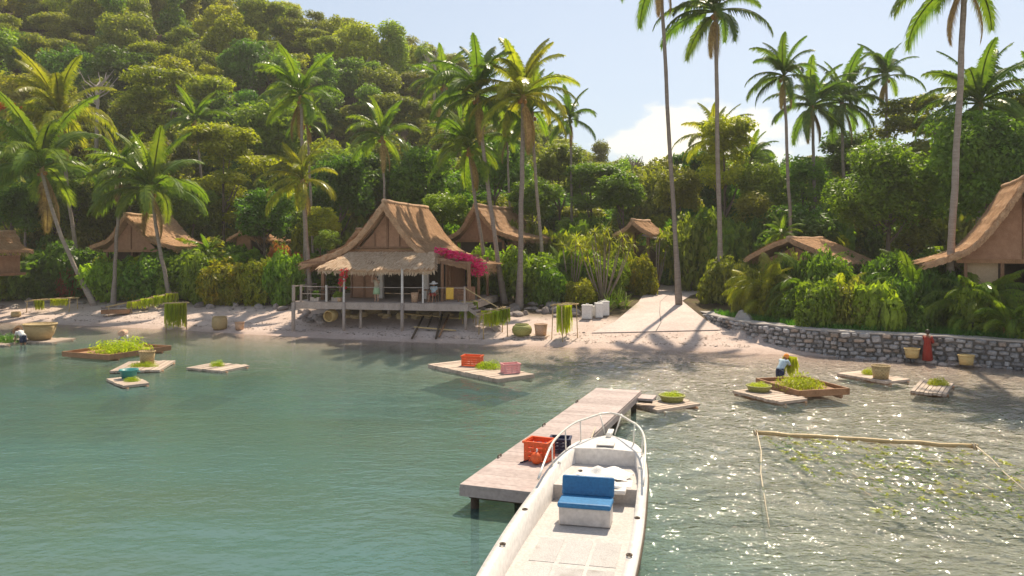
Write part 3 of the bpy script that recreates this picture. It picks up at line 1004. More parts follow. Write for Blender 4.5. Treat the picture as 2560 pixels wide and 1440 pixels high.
# ------------------------------------------------------------------ thatched huts
def resample(prof, n):
    pts = [Vector((p[0], p[1])) for p in prof]
    # smooth curve through the points
    fine = []
    for i in range(len(pts) - 1):
        p0 = pts[max(0, i - 1)]; p1 = pts[i]; p2 = pts[i + 1]; p3 = pts[min(len(pts) - 1, i + 2)]
        for k in range(10):
            t = k / 10
            fine.append(0.5 * ((2 * p1) + (p2 - p0) * t + (2 * p0 - 5 * p1 + 4 * p2 - p3) * t * t + (3 * p1 - p0 - 3 * p2 + p3) * t ** 3))
    fine.append(pts[-1])
    acc = [0.0]
    for a, b in zip(fine, fine[1:]): acc.append(acc[-1] + (b - a).length)
    out = []
    j = 0
    for i in range(n + 1):
        s = acc[-1] * i / n
        while j < len(acc) - 2 and acc[j + 1] < s: j += 1
        f = (s - acc[j]) / max(1e-6, acc[j + 1] - acc[j])
        out.append(fine[j].lerp(fine[j + 1], f))
    return out

def straw_quads(lines, width):
    """lines: list of (a, b, side vector) -> thin quads"""
    v = []
    for a, b, s in lines:
        w = s * width * .5
        v += [a - w, a + w, b + w * .6, b - w * .6]
    return [tuple(q) for q in v]

def thatch_roof(parent, left, right, y0, y1, x0=0.0, thick=.28, straw=3500, fringe=.40, seed=1, rake=0.0, straw_mat='thatch_straw', name='roof', lay=.9):
    """left / right: profiles from the ridge outwards [(dx, z)...]; ridge runs along local y from y0 to y1"""
    rd = rng(seed)
    root = None
    n = 30
    L_ = [Vector((x0 - p.x, p.y)) for p in resample(left, n)]
    R_ = [Vector((x0 + p.x, p.y)) for p in resample(right, n)]
    prof = L_[::-1] + R_[1:]
    m = len(prof)
    ny = max(6, int((y1 - y0) / .6))
    nrm = []
    for i in range(m):
        t = (prof[min(m - 1, i + 1)] - prof[max(0, i - 1)]).normalized()
        nrm.append(Vector((-t.y, t.x)))
    top, bot = [], []
    def yy(i, j):
        # rake: the front edge leans out at the ridge
        f = j / ny
        h = (prof[i].y - prof[0].y) / max(.1, (prof[n].y - prof[0].y))
        return y0 + (y1 - y0) * f - rake * max(0, h) * (1 - f) * 1.0 + rake * max(0, h) * f
    for j in range(ny + 1):
        for i in range(m):
            q = prof[i] + nrm[i] * (rd.uniform(-.03, .035) + .085 * ((abs(i - n) % 4) / 3 - .5))
            sag = -.06 * math.sin(math.pi * j / ny) * math.exp(-abs(i - n) * .6)
            top.append(Vector((q.x, yy(i, j) + rd.uniform(-.04, .04), q.y + sag)))
            q2 = prof[i] - nrm[i] * thick
            bot.append(Vector((q2.x, yy(i, j), q2.y + sag)))
    N_ = len(top)
    fs = []
    for j in range(ny):
        for i in range(m - 1):
            a, b, c, d = j * m + i, j * m + i + 1, (j + 1) * m + i + 1, (j + 1) * m + i
            fs.append((a, b, c, d)); fs.append((N_ + d, N_ + c, N_ + b, N_ + a))
    for i in range(m - 1):
        fs.append((i + 1, i, N_ + i, N_ + i + 1))
        e = ny * m
        fs.append((e + i, e + i + 1, N_ + e + i + 1, N_ + e + i))
    for j in range(ny):
        fs.append((j * m, (j + 1) * m, N_ + (j + 1) * m, N_ + j * m))
        fs.append(((j + 1) * m + m - 1, j * m + m - 1, N_ + j * m + m - 1, N_ + (j + 1) * m + m - 1))
    mb = Mesh(); mb.add(top + bot, fs)
    roof = mb.build(name, M['thatch'], parent)
    lines = []
    # straw laid down the slopes
    for k in range(straw):
        i = rd.uniform(0, m - 1.001); a = int(i)
        f = i - a
        p = prof[a].lerp(prof[a + 1], f); nn = nrm[a].lerp(nrm[a + 1], f).normalized()
        tv = (prof[a + 1] - prof[a]).normalized()
        if i < n: tv = -tv
        y = y0 + (y1 - y0) * rd.random()
        h = max(0, (p.y - prof[0].y) / (prof[n].y - prof[0].y))
        y -= rake * h * (1 - 2 * (y - y0) / (y1 - y0))
        ln = rd.uniform(.35, .8) * lay
        a0 = Vector((p.x, y, p.y)) + Vector((nn.x, 0, nn.y)) * rd.uniform(.03, .07)
        dirv = Vector((tv.x, rd.uniform(-.12, .12), tv.y)) + Vector((nn.x, 0, nn.y)) * rd.uniform(-.02, .07)
        lines.append((a0, a0 + dirv.normalized() * ln, Vector((0, 1, 0))))
    # shaggy eaves
    for e, sgn in ((0, 1), (m - 1, -1)):
        p = prof[e]
        tv = (prof[e] - prof[e + sgn]).normalized()
        for k in range(int((y1 - y0) * 26)):
            y = y0 + (y1 - y0) * rd.random()
            a0 = Vector((p.x, y, p.y)) - Vector((tv.x, 0, tv.y)) * .25 + Vector((0, 0, rd.uniform(-thick, .03)))
            d = Vector((tv.x * rd.uniform(.3, .8), rd.uniform(-.15, .15), tv.y - rd.uniform(.3, 1.0))).normalized()
            lines.append((a0, a0 + d * (.25 + fringe * rd.uniform(.4, 1.1)), Vector((0, 1, 0))))
    # rough straw ends round both gable edges
    for j, sg in ((0, -1), (ny, 1)):
        for k in range(m * 26):
            i = rd.uniform(0, m - 1.001); a = int(i)
            p = prof[a].lerp(prof[a + 1], i - a); nn = nrm[a]
            tv = (prof[a + 1] - prof[a]).normalized()
            if i < n: tv = -tv
            off = rd.uniform(-thick, .03)
            a0 = Vector((p.x + nn.x * off, yy(a, j) - sg * .10, p.y + nn.y * off))
            d = Vector((tv.x * .9, sg * rd.uniform(.25, .8), tv.y * .9 - .25)).normalized()
            lines.append((a0, a0 + d * rd.uniform(.18, .42), Vector((nn.x, .3, nn.y)).normalized()))
    me = array_mesh('thatch_straw', straw_quads(lines, .06), 4)
    me.materials.append(M[straw_mat])
    o = link_mesh('thatch_straw', me, None, roof)
    tag(o, kind='stuff')
    # rolled ridge cap
    rp = [Vector((x0, y0 - rake + (y1 - y0 + 2 * rake) * k / 8, prof[n].y + .02 - .06 * math.sin(math.pi * k / 8))) for k in range(9)]
    Mesh().tube(rp, [.15 * (1 + .12 * math.sin(k * 2.1)) for k in range(9)], 8).build('ridge_roll', M['thatch'], roof, True)
    return roof

def gable_panels(parent, x0, y, half, zb, apex, mat='panel', drop=.35):
    """triangle of woven panels, one each side of a king post"""
    for s in (-1, 1):
        mb = Mesh()
        k = 6
        vs = []
        a = [(x0 + s * .07, zb), (x0 + s * half, zb), (x0 + s * half * .52, zb + (apex - zb) * .42), (x0 + s * .07, apex)]
        for yy_ in (y, y + .06):
            vs += [(p[0], yy_, p[1]) for p in a]
        order = [(0, 1, 2, 3), (7, 6, 5, 4), (0, 4, 5, 1), (1, 5, 6, 2), (2, 6, 7, 3), (3, 7, 4, 0)]
        mb.add(vs, order)
        mb.build('gable_panel', M[mat], parent)
    Mesh().box((x0, y - .03, (zb + apex) / 2 - .1), (.12, .12, apex - zb - .2)).build('king_post', M['wood_brown'], parent)

def hut(name, label, origin, rz, left, right, y0, y1, gable, floor_z, wall_half, wall_y, posts, seed=3, straw=2200, panel='panel', rake=.35, group=None, eave_wall=None, window=True):
    root = thing(name, label, 'hut', origin, rz, group)
    thatch_roof(root, left, right, y0, y1, 0, .24, straw, .3, seed, rake)
    gy, gh, gz0, gz1 = gable
    gable_panels(root, 0, gy, gh, gz0, gz1, panel)
    Mesh().bar((-gh - .2, gy - .06, gz0 - .1), (gh + .2, gy - .06, gz0 - .1), .16, .22).build('tie_beam', M['raft_brown'], root)
    wh, (wy0, wy1) = wall_half, wall_y
    zt = eave_wall or gz0 - .2
    for x in (-wh, wh):
        Mesh().box((x, (wy0 + wy1) / 2, (floor_z + zt) / 2), (.1, wy1 - wy0, zt - floor_z)).build('wall', M[panel], root)
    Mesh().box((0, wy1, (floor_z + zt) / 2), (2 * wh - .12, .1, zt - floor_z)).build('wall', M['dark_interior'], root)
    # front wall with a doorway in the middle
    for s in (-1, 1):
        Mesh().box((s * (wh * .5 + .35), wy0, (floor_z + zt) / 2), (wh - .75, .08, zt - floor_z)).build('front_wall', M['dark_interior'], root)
    Mesh().box((0, (wy0 + wy1) / 2 - .6, floor_z - .12), (2 * wh + .8, wy1 - wy0 + 1.6, .22)).build('floor', M['wood_brown'], root)
    for x, y in posts:
        Mesh().bar((x, y, floor_z - 1.6), (x, y, zt + .1), .16).build('post', M['wood_brown'], root)
    return root

# ---- the main hut on the beach
HO = Vector((-14.5, 53.0, 0)); HR = R(-11)
HM = Matrix.Translation(HO) @ Matrix.Rotation(HR, 4, 'Z')
def hw(x, y, z): return HM @ Vector((x, y, z))
DECK = 2.15
main = thing('thatched_hut', 'large thatched beach hut on stilts with a wide open deck and pointed gable', 'hut', HO, HR)
RX = 5.45
thatch_roof(main, [(0, 8.85), (1.1, 7.45), (1.75, 6.72), (2.4, 6.1), (3.5, 5.45), (6.1, 4.62)],
            [(0, 8.85), (1.05, 7.32), (1.84, 6.3), (2.45, 5.72), (3.7, 5.08), (6.55, 4.52)], 2.5, 12.2, RX, .34, 12000, .5, 11, .25)
gable_panels(main, RX, 3.1, 2.05, 5.62, 8.1)
Mesh().bar((RX - 2.7, 3.0, 5.46), (RX + 2.7, 3.0, 5.46), .16, .26).build('tie_beam', M['raft_brown'], main)
Mesh().bar((RX - 2.1, 3.0, 5.72), (RX + 2.1, 3.0, 5.72), .10, .10).build('tie_beam', M['wood_brown'], main)
for s in (-1, 1):
    Mesh().bar((RX + s * 2.25, 2.98, 5.6), (RX + s * .1, 2.98, 8.25), .1, .12).build('barge_pole', M['wood_brown'], main)
    Mesh().bar((RX + s * .9, 3.02, 5.75), (RX + s * .9, 3.02, 7.0), .06, .06).build('gable_batten', M['wood_brown'], main)
# awning over the deck
def awning():
    rd = rng(31)
    mb = Mesh()
    nx, nyy = 24, 6
    vs = []
    for j in range(nyy + 1):
        t = j / nyy
        xa = 1.75 + 1.15 * t; xb = 9.75 - .75 * t
        for i in range(nx + 1):
            s = i / nx
            vs.append(Vector((xa + (xb - xa) * s, -.05 + 2.7 * t, 4.42 + .98 * t - .10 * math.sin(math.pi * s) * (1 - t) + rd.uniform(-.02, .03))))
    n = len(vs)
    vs += [v - Vector((0, 0, .22)) for v in vs]
    W = nx + 1
    fs = []
    for j in range(nyy):
        for i in range(nx):
            q = (j * W + i, j * W + i + 1, (j + 1) * W + i + 1, (j + 1) * W + i)
            fs.append(q); fs.append(tuple(n + k for k in reversed(q)))
    for i in range(nx): fs.append((i + 1, i, n + i, n + i + 1))
    for j in range(nyy):
        fs.append((j * W, (j + 1) * W, n + (j + 1) * W, n + j * W))
        fs.append(((j + 1) * W + nx, j * W + nx, n + j * W + nx, n + (j + 1) * W + nx))
    mb.add(vs, fs)
    a = mb.build('awning', M['thatch'], main)
    lines = []
    for k in range(1500):
        s, t = rd.random(), rd.random()
        xa = 1.75 + 1.15 * t; xb = 9.75 - .75 * t
        p = Vector((xa + (xb - xa) * s, -.05 + 2.7 * t, 4.46 + .98 * t - .1 * math.sin(math.pi * s) * (1 - t)))
        d = Vector((rd.uniform(-.1, .1), -2.7, -.95 + rd.uniform(-.1, .25))).normalized()
        lines.append((p, p + d * rd.uniform(.3, .6), Vector((1, 0, 0))))
    for k in range(520):
        s = rd.random()
        p = Vector((1.75 + 8 * s, -.02 + rd.uniform(0, .1), 4.4 - .1 * math.sin(math.pi * s) + rd.uniform(-.16, .04)))
        lines.append((p, p + Vector((rd.uniform(-.15, .15), -.25, -.9)).normalized() * rd.uniform(.15, .36), Vector((1, 0, 0))))
    for sx, x in ((-1, 1.75), (1, 9.75)):
        for k in range(170):
            t = rd.random()
            p = Vector((x - sx * (1.15 if sx < 0 else .75) * t * 1.0, -.05 + 2.7 * t, 4.42 + .98 * t + rd.uniform(-.2, .04)))
            lines.append((p, p + Vector((sx * .8, -.3, -.6)).normalized() * rd.uniform(.12, .3), Vector((0, 1, 0))))
    me = array_mesh('thatch_straw', straw_quads(lines, .06), 4); me.materials.append(M['thatch_pale'])
    tag(link_mesh('thatch_straw', me, None, a), kind='stuff')
awning()
# deck: boards, rim beam, stilts
nb = 24
for i in range(nb):
    y = .06 + i * .38
    Mesh().box((5.95, y + .19, DECK - .04), (11.9, .35, .07)).build('deck_board', M['wood_grey'], main)
Mesh().box((5.95, 0, DECK - .26), (12.0, .10, .42)).build('rim_beam', M['wood_grey'], main)
for x in (0.02, 11.9):
    Mesh().box((x, 4.6, DECK - .28), (.10, 9.1, .36)).build('rim_beam', M['wood_grey'], main)
for k, (x, y, r) in enumerate([(.08, -.12, .13), (3.62, -.12, .10), (4.5, .6, .09), (7.6, -.12, .11), (11.7, .3, .1), (1.6, 3.2, .1), (5.5, 3.2, .1), (9.2, 3.2, .1), (1.6, 6.5, .1), (9.2, 6.5, .1)]):
    p = hw(x, y, 0)
    Mesh().tube([(x, y, ground_z(p.x, p.y) - .4), (x, y, DECK - .08)], r, 9).build('stilt', M['wood_grey'], main, True)
# posts of the awning and rail posts
for x, y, z1, w, mt in [(3.62, -.10, 4.36, .11, 'white_wood'), (7.6, -.10, 4.36, .13, 'white_wood'), (8.95, .02, 4.36, .09, 'white_wood'),
                        (.08, -.10, DECK + 1.08, .16, 'wood_grey'), (.55, .02, DECK + 1.02, .12, 'wood_grey'), (2.35, .02, DECK + 1.1, .12, 'white_wood'), (11.7, .05, DECK + 1.1, .11, 'wood_grey')]:
    Mesh().box((x, y, (DECK + .004 + z1) / 2), (w, w, z1 - DECK - .004)).build('post', M[mt], main)
for z in (1.0,):
    Mesh().tube([(.55, .02, DECK + z), (3.6, .02, DECK + z - .03), (7.6, .0, DECK + z - .01), (11.7, .02, DECK + z)], .024, 6).build('hand_rail', M['wood_grey'], main)
Mesh().tube([(.55, .02, DECK + .52), (2.35, .02, DECK + .5)], .022, 6).build('hand_rail', M['wood_grey'], main)
Mesh().bar((.1, 0, DECK + 1.0), (.08, 3.4, DECK + 1.0), .07).build('hand_rail', M['wood_grey'], main)
# walls, columns, opening
Mesh().box((3.55, 3.7, 3.75), (1.9, .1, 3.1)).build('front_wall', M['panel'], main)
for x in (2.62, 3.55, 4.44): Mesh().box((x, 3.60, 3.75), (.12, .1, 3.1)).build('wall_post', M['wood_brown'], main)
Mesh().box((4.85, 3.35, 3.78), (.42, .34, 3.2)).build('column', M['white_wood'], main, bevel=.03)
Mesh().box((8.15, 3.35, 3.78), (.34, .3, 3.2)).build('column', M['white_wood'], main, bevel=.03)
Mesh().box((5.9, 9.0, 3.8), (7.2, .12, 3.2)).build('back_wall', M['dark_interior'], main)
Mesh().box((2.55, 6.3, 3.8), (.12, 5.2, 3.2)).build('side_wall', M['panel'], main)
Mesh().box((9.4, 6.4, 3.8), (.12, 5.0, 3.2)).build('side_wall', M['panel'], main)
Mesh().bar((2.4, 3.5, 5.15), (11.8, 3.5, 5.15), .16, .18).build('lintel', M['wood_brown'], main)
for x, y, w in [(9.75, 1.7, .16), (11.55, 1.8, .20), (9.75, 3.6, .14), (11.55, 4.5, .16), (1.35, 1.7, .20), (1.2, 5.0, .16), (11.5, 7.5, .15)]:
    Mesh().bar((x, y, DECK + .004), (x, y, 4.75 if y < 3 else 5.0), w).build('post', M['wood_brown'], main)
Mesh().bar((9.6, 1.7, 4.72), (11.75, 1.8, 4.72), .14, .16).build('lintel', M['wood_brown'], main)
Mesh().bar((-.2, 1.7, 4.66), (1.7, 1.7, 4.72), .14, .14).build('lintel', M['wood_brown'], main)
Mesh().box((10.65, 3.65, DECK + .45), (1.7, .08, .9)).build('low_wall', M['panel'], main)
# stairs down on the right with a slanting rail
sp = hw(13.4, -.2, 0)
for k in range(7):
    x = 11.95 + .28 * k
    Mesh().box((x + .15, .55, DECK - .22 - k * .24), (.30, 1.0, .07)).build('step', M['wood_grey'], main)
for y in (.03, 1.07):
    Mesh().bar((11.95, y, DECK - .3), (14.1, y, .32), .06, .2).build('stringer', M['wood_grey'], main)
Mesh().tube([(11.7, .02, DECK + 1.02), (12.9, -.05, DECK + .35), (13.9, -.08, DECK - .18)], .035, 6).build('stair_rail', M['bamboo'], main)
Mesh().bar((13.85, -.06, .3), (13.85, -.06, DECK - .1), .09).build('stair_post', M['wood_grey'], main)

# ---- the other huts
LP = [(0, 3.9), (.7, 3.0), (1.3, 2.2), (2.1, 1.5), (3.6, .95)]
def scaled(pr, sx, sz, z): return [(x * sx, z + y * sz) for x, y in pr]
p = at(318, 640, 68); gz_ = ground_z(p.x, p.y)
hut('thatched_hut', 'thatched hut on the left with steep roof behind two leaning palm trunks', (p.x, p.y, 0), R(-14), scaled(LP, 1.0, .90, 4.95), scaled(LP, 1.25, .90, 4.9), 0, 5.5,
    (.5, 2.5, 5.45, 7.9), 3.0, 2.4, (1.6, 6.6), [(-2.5, .6), (2.5, .6), (0, .65)], 4, 3500)
p = at(1190, 600, 66)
hut('thatched_hut', 'thatched hut half hidden behind the two slanting palms right of the main hut', (p.x, p.y, 0), R(-24), scaled(LP, .85, .92, 5.55), scaled(LP, 1.0, .88, 5.65), 0, 8,
    (.6, 1.9, 6.3, 8.6), 4.2, 2.2, (1.6, 7), [(-2.2, .6), (2.2, .6)], 5, 3500)
p = at(-98, 640, 62)
hut('thatched_hut', 'brown thatched hut cut by the left edge of the view', (p.x, p.y, 0), R(-10), scaled(LP, .5, .5, 5.0), scaled(LP, .5, .5, 5.0), 0, 5,
    (.5, 1.1, 5.2, 6.3), 3.6, 1.2, (1, 4.5), [(-1.2, .5), (1.2, .5)], 6, 900)
p = at(856, 610, 68)
hut('thatched_hut', 'thatched roof peeping out behind the left slope of the main hut', (p.x + 1.4, p.y, 0), R(-20), scaled(LP, .8, .62, 4.75), scaled(LP, .8, .62, 4.75), 0, 6,
    (.6, 1.7, 5.3, 6.7), 3.4, 1.8, (1.2, 5.5), [(-1.9, .6), (1.9, .6)], 7, 900)
p = at(610, 620, 72)
def small_cabin(p):
    root = thing('cabin', 'small brown cabin with woven front panel in the trees between the huts', 'cabin', (p.x, p.y, 0), R(-28))
    Mesh().box((0, 0, 5.95), (1.75, .1, 1.35)).build('front_panel', M['panel'], root)
    Mesh().box((-.85, 1.5, 5.5), (.1, 3, 2.2)).build('wall', M['panel'], root)
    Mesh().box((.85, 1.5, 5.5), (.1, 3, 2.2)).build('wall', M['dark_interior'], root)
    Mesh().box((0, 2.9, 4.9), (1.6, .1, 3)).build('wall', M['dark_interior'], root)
    thatch_roof(root, [(0, 7.0), (.6, 6.8), (1.5, 6.45)], [(0, 7.0), (.8, 6.8), (2.0, 6.3)], -.4, 3.6, 0, .16, 500, .2, 8, .1)
    for x in (-.85, .85):
        Mesh().bar((x, 0, 2.2), (x, 0, 6.6), .12).build('post', M['wood_brown'], root)
    Mesh().box((0, 1.4, 3.9), (2.0, 3.2, .14)).build('floor', M['wood_brown'], root)
small_cabin(p)
# low hut in the right garden
p = at(1975, 700, 55)
hut('thatched_hut', 'low thatched hut with a shallow roof among the right garden shrubs', (p.x, p.y, 0), R(-42),
    [(0, 6.35), (1.1, 6.0), (2.4, 5.4), (3.2, 5.0)], [(0, 6.35), (1.3, 5.8), (2.7, 5.15), (3.8, 4.7)], 0, 5.8,
    (.7, 2.0, 4.9, 5.75), 1.9, 2.2, (1.2, 5), [(-2.2, .6), (2.2, .6)], 9, 2200)
# big hut at the right edge
p = at(2566, 700, 41)
RH = hut('thatched_hut', 'tall thatched hut with reddish gable cut by the right edge of the view', (p.x, p.y, 0), R(-24),
    [(0, 9.4), (.8, 8.05), (1.7, 6.7), (2.5, 5.8), (3.5, 5.3), (4.6, 4.95)], [(0, 9.4), (1.0, 8.0), (2.0, 6.7), (3.0, 5.75), (5.0, 5.1)], 0, 7.5,
    (.7, 2.9, 5.15, 8.6), 2.2, 2.6, (1.6, 7), [(-2.65, .75), (2.6, .75), (-.95, .9)], 10, 4000)
Mesh().box((-1.85, 1.0, 4.2), (1.45, .06, 1.5)).build('woven_blind', M['panel_tan'], RH)
for z in (2.45, 3.3): Mesh().bar((-2.6, .95, z), (-1.0, .95, z), .07).build('porch_rail', M['wood_brown'], RH)
for a, b in (((-2.5, .95, 2.5), (-1.1, .95, 3.25)), ((-2.5, .97, 3.25), (-1.1, .97, 2.5))):
    Mesh().bar(a, b, .05).build('cross_brace', M['wood_brown'], RH)
# thatched gate shelter by the path
p = at(1612, 660, 66)
def gate_shelter(p):
    root = thing('shelter', 'small thatched shelter with dark post behind the yellow pandanus', 'shelter', (p.x, p.y, 0), R(-30))
    thatch_roof(root, [(0, 7.9), (.6, 7.3), (1.5, 6.85)], [(0, 7.9), (.7, 7.3), (1.6, 6.8)], -.8, 3.2, -.8, .2, 700, .4, 12, .1)
    for x, y in ((-1.9, 0), (.3, 0), (-1.9, 2.6), (.3, 2.6)):
        Mesh().bar((x, y, 1.8), (x, y, 7.1), .24 if x > 0 and y == 0 else .16).build('post', M['wood_brown'], root)
    Mesh().box((.9, .1, 6.45), (1.9, 1.4, .12), rot=Matrix.Rotation(R(14), 3, 'Y')).build('side_roof', M['wood_grey'], root)
    Mesh().box((-.8, 2.6, 4.0), (2.0, .1, 3.6)).build('back_panel', M['dark_interior'], root)
gate_shelter(p)
# ------------------------------------------------------------------ trees on the hillside
HILL_GROUP = 'trees of the wooded hillside'
RELABEL = []
SECTORS = [(-.54, 'above the left edge'), (-.42, 'above the two leaning palms'), (-.33, 'above the left hut'), (-.24, 'above the small cabin'), (-.17, 'above the twin palms'),
           (-.09, 'above the main hut'), (-.02, 'above the second hut'), (.05, 'behind the stout straight palm'), (.12, 'near the lone dark palm'), (9, 'by the gap of sky')]
def plant_hill():
    rd = rng(77)
    n = 0
    kinds = [('leaf_mid', 'round'), ('leaf_olive', 'round'), ('leaf_olive', 'layer'), ('leaf_yellow', 'layer'), ('leaf_yellow', 'round'), ('leaf_dark', 'round'), ('leaf_mid', 'tall'), ('leaf_olive', 'tall')]
    words = {'leaf_mid': 'green', 'leaf_olive': 'olive green', 'leaf_yellow': 'yellow green', 'leaf_dark': 'dark green'}
    shapes = {'round': 'round', 'layer': 'layered', 'tall': 'tall'}
    y = 82.0
    while y < 158:
        step = 5.4 + (y - 82) * .030
        x = -0.80 * y
        while x < .34 * y:
            xx = x + rd.uniform(-2, 2); yy = y + rd.uniform(-2.2, 2.2)
            t = xx / yy
            x += step * rd.uniform(.85, 1.2)
            if t > .21 or (t > .16 and y > 122): continue
            m, k = rd.choice(kinds)
            if yy > 112 and rd.random() < .55: m, k = rd.choice(('leaf_olive', 'leaf_yellow')), rd.choice(('round', 'layer'))
            r = rd.uniform(3.4, 4.9); rat = rd.uniform(.85, 1.1)
            if t > .02: r *= .85
            h = r * rat * rd.uniform(1.75, 2.15)
            row = 'low on the slope' if yy < 98 else ('at mid slope' if yy < 122 else 'high on the slope')
            sec = [w for lim, w in SECTORS if t < lim][0]
            o = tree('hillside_tree', words[m] + ' ' + shapes[k] + ' tree ' + row + ' ' + sec, (xx, yy, ground_z(xx, yy)), h, r, k, m, 1000 + n, HILL_GROUP, rz_ratio=rat)
            RELABEL.append(o)
            n += 1
        y += step * .82
    return n
N_HILL = plant_hill()

# ------------------------------------------------------------------ singled out trees: (u, v of crown centre, depth, crown radius in px, kind, leaves, label)
def crown_tree(u, v, depth, rpx, kind, mat, label, seed, ratio=.85, bark='bark', name='tree'):
    c = at(u, v, depth)
    r = rpx * depth / FOCAL
    gz = ground_z(c.x, c.y)
    h = max(c.z + r * ratio - gz, r * 1.2)
    return tree(name, label, (c.x, c.y, gz), h, r, kind, mat, seed, None, bark, ratio)

TREES = [
 (2225, 475, 58, 165, 'big', 'leaf_lime', 'big round yellow green tree behind the right garden palms', .82),
 (1815, 385, 70, 115, 'layer', 'leaf_yellow', 'feathery light green tree right of the sky gap under the cloud', .9),
 (1905, 470, 68, 85, 'round', 'leaf_mid', 'green tree between the tall bare palm trunks', .9),
 (2010, 470, 72, 95, 'round', 'leaf_mid', 'green tree below the pair of fan shaped palms', .9),
 (2470, 420, 52, 140, 'big', 'leaf_dark', 'very dark tall tree filling the right background', 1.25),
 (2560, 330, 56, 130, 'round', 'leaf_olive', 'olive tree at the upper right edge', 1.0),
 (2330, 330, 72, 130, 'layer', 'leaf_olive', 'loose olive tree behind the thick right palm trunk', .8),
 (2120, 400, 80, 90, 'round', 'leaf_dark', 'dark tree behind the round yellow green tree', .9),
 (1560, 480, 76, 80, 'round', 'leaf_mid', 'bright green tree at the foot of the hill by the sky gap', .75),
 (1480, 470, 80, 85, 'layer', 'leaf_mid', 'spreading green tree below the lone dark palm', .8),
 (1700, 480, 74, 75, 'round', 'leaf_olive', 'olive tree standing behind the slim bare palm trunk', .9),
 (1400, 420, 84, 80, 'round', 'leaf_olive', 'olive tree left of the lone dark palm', .9),
 (665, 540, 70, 100, 'round', 'leaf_dark', 'round dark green tree above the small brown cabin', .85),
 (560, 400, 80, 110, 'layer', 'leaf_yellow', 'layered yellow green tree left of the twin palms', .9),
 (420, 270, 96, 120, 'layer', 'leaf_yellow', 'large bright yellow feathery tree at the upper left', .9),
 (850, 480, 74, 110, 'round', 'leaf_dark', 'dark green tree left of the main hut ridge', .9),
 (1060, 450, 76, 120, 'round', 'leaf_mid', 'leafy green tree right above the main hut ridge', .85),
 (930, 450, 80, 100, 'round', 'leaf_dark', 'deep green tree directly above the main hut peak', .9),
 (1110, 530, 70, 80, 'round', 'leaf_lime', 'light lime tree behind the right slope of the main hut', .7),
 (800, 560, 68, 55, 'round', 'leaf_yellow', 'small yellow green tree between trunk and main hut roof', .9),
 (815, 600, 64, 38, 'round', 'leaf_lime', 'pale rounded small tree beside the main hut left eave', .9),
 (180, 480, 78, 100, 'round', 'leaf_mid', 'green tree behind the leaning palm on the left', .9),
 (30, 520, 74, 90, 'round', 'leaf_dark', 'dark tree over the hut at the left edge', .9),
 (310, 470, 80, 100, 'round', 'leaf_olive', 'olive tree behind the left hut roof', .85),
 (480, 520, 76, 75, 'round', 'leaf_mid', 'green tree right of the left hut roof', .9),
 (100, 260, 92, 110, 'round', 'leaf_olive', 'olive tree behind the highest left palm crown', .85),
 (1330, 500, 72, 70, 'round', 'leaf_mid', 'green tree behind the slanting palms and second hut', .9),
 (1240, 420, 80, 85, 'round', 'leaf_dark', 'dark tree behind the cluster of palm trunks', 1.0),
 (700, 330, 92, 110, 'round', 'leaf_mid', 'green tree behind the tall twin palms', .9),
]
for i, (u, v, d, r, k, m_, lab, ra) in enumerate(TREES):
    crown_tree(u, v, d, r, k, m_, lab, 3000 + i, ra)

# bare pale branches: a leafless tree high on the left slope and one low in the gap
def bare_tree(u, v, depth, h, seed, label):
    rd = rng(seed)
    b = at(u, v, depth)
    root = thing('bare_tree', label, 'tree', b, 0)
    mb = Mesh()
    mb.tube([(0, 0, -4), (.2, 0, h * .4), (-.1, 0, h * .7)], [.22, .16, .12], 7)
    mb.build('trunk', M['bark_pale'], root, True)
    mb = Mesh()
    for k in range(16):
        a = rd.uniform(0, 6.28); z = h * rd.uniform(.3, .7); l = h * rd.uniform(.2, .5)
        p0 = Vector((.05, 0, z)); p1 = p0 + Vector((math.cos(a) * l * .5, math.sin(a) * l * .5, l * .35)); p2 = p1 + Vector((math.cos(a + .5) * l * .35, math.sin(a + .5) * l * .35, l * .5))
        mb.tube([p0, p1, p2], [.09, .06, .02], 5)
    mb.build('crown', M['bark_pale'], root)
bare_tree(240, 300, 88, 5.5, 5, 'pale leafless tree on the slope at upper left')
bare_tree(1590, 460, 88, 3.2, 6, 'pale bare branches low in the gap of the hill')

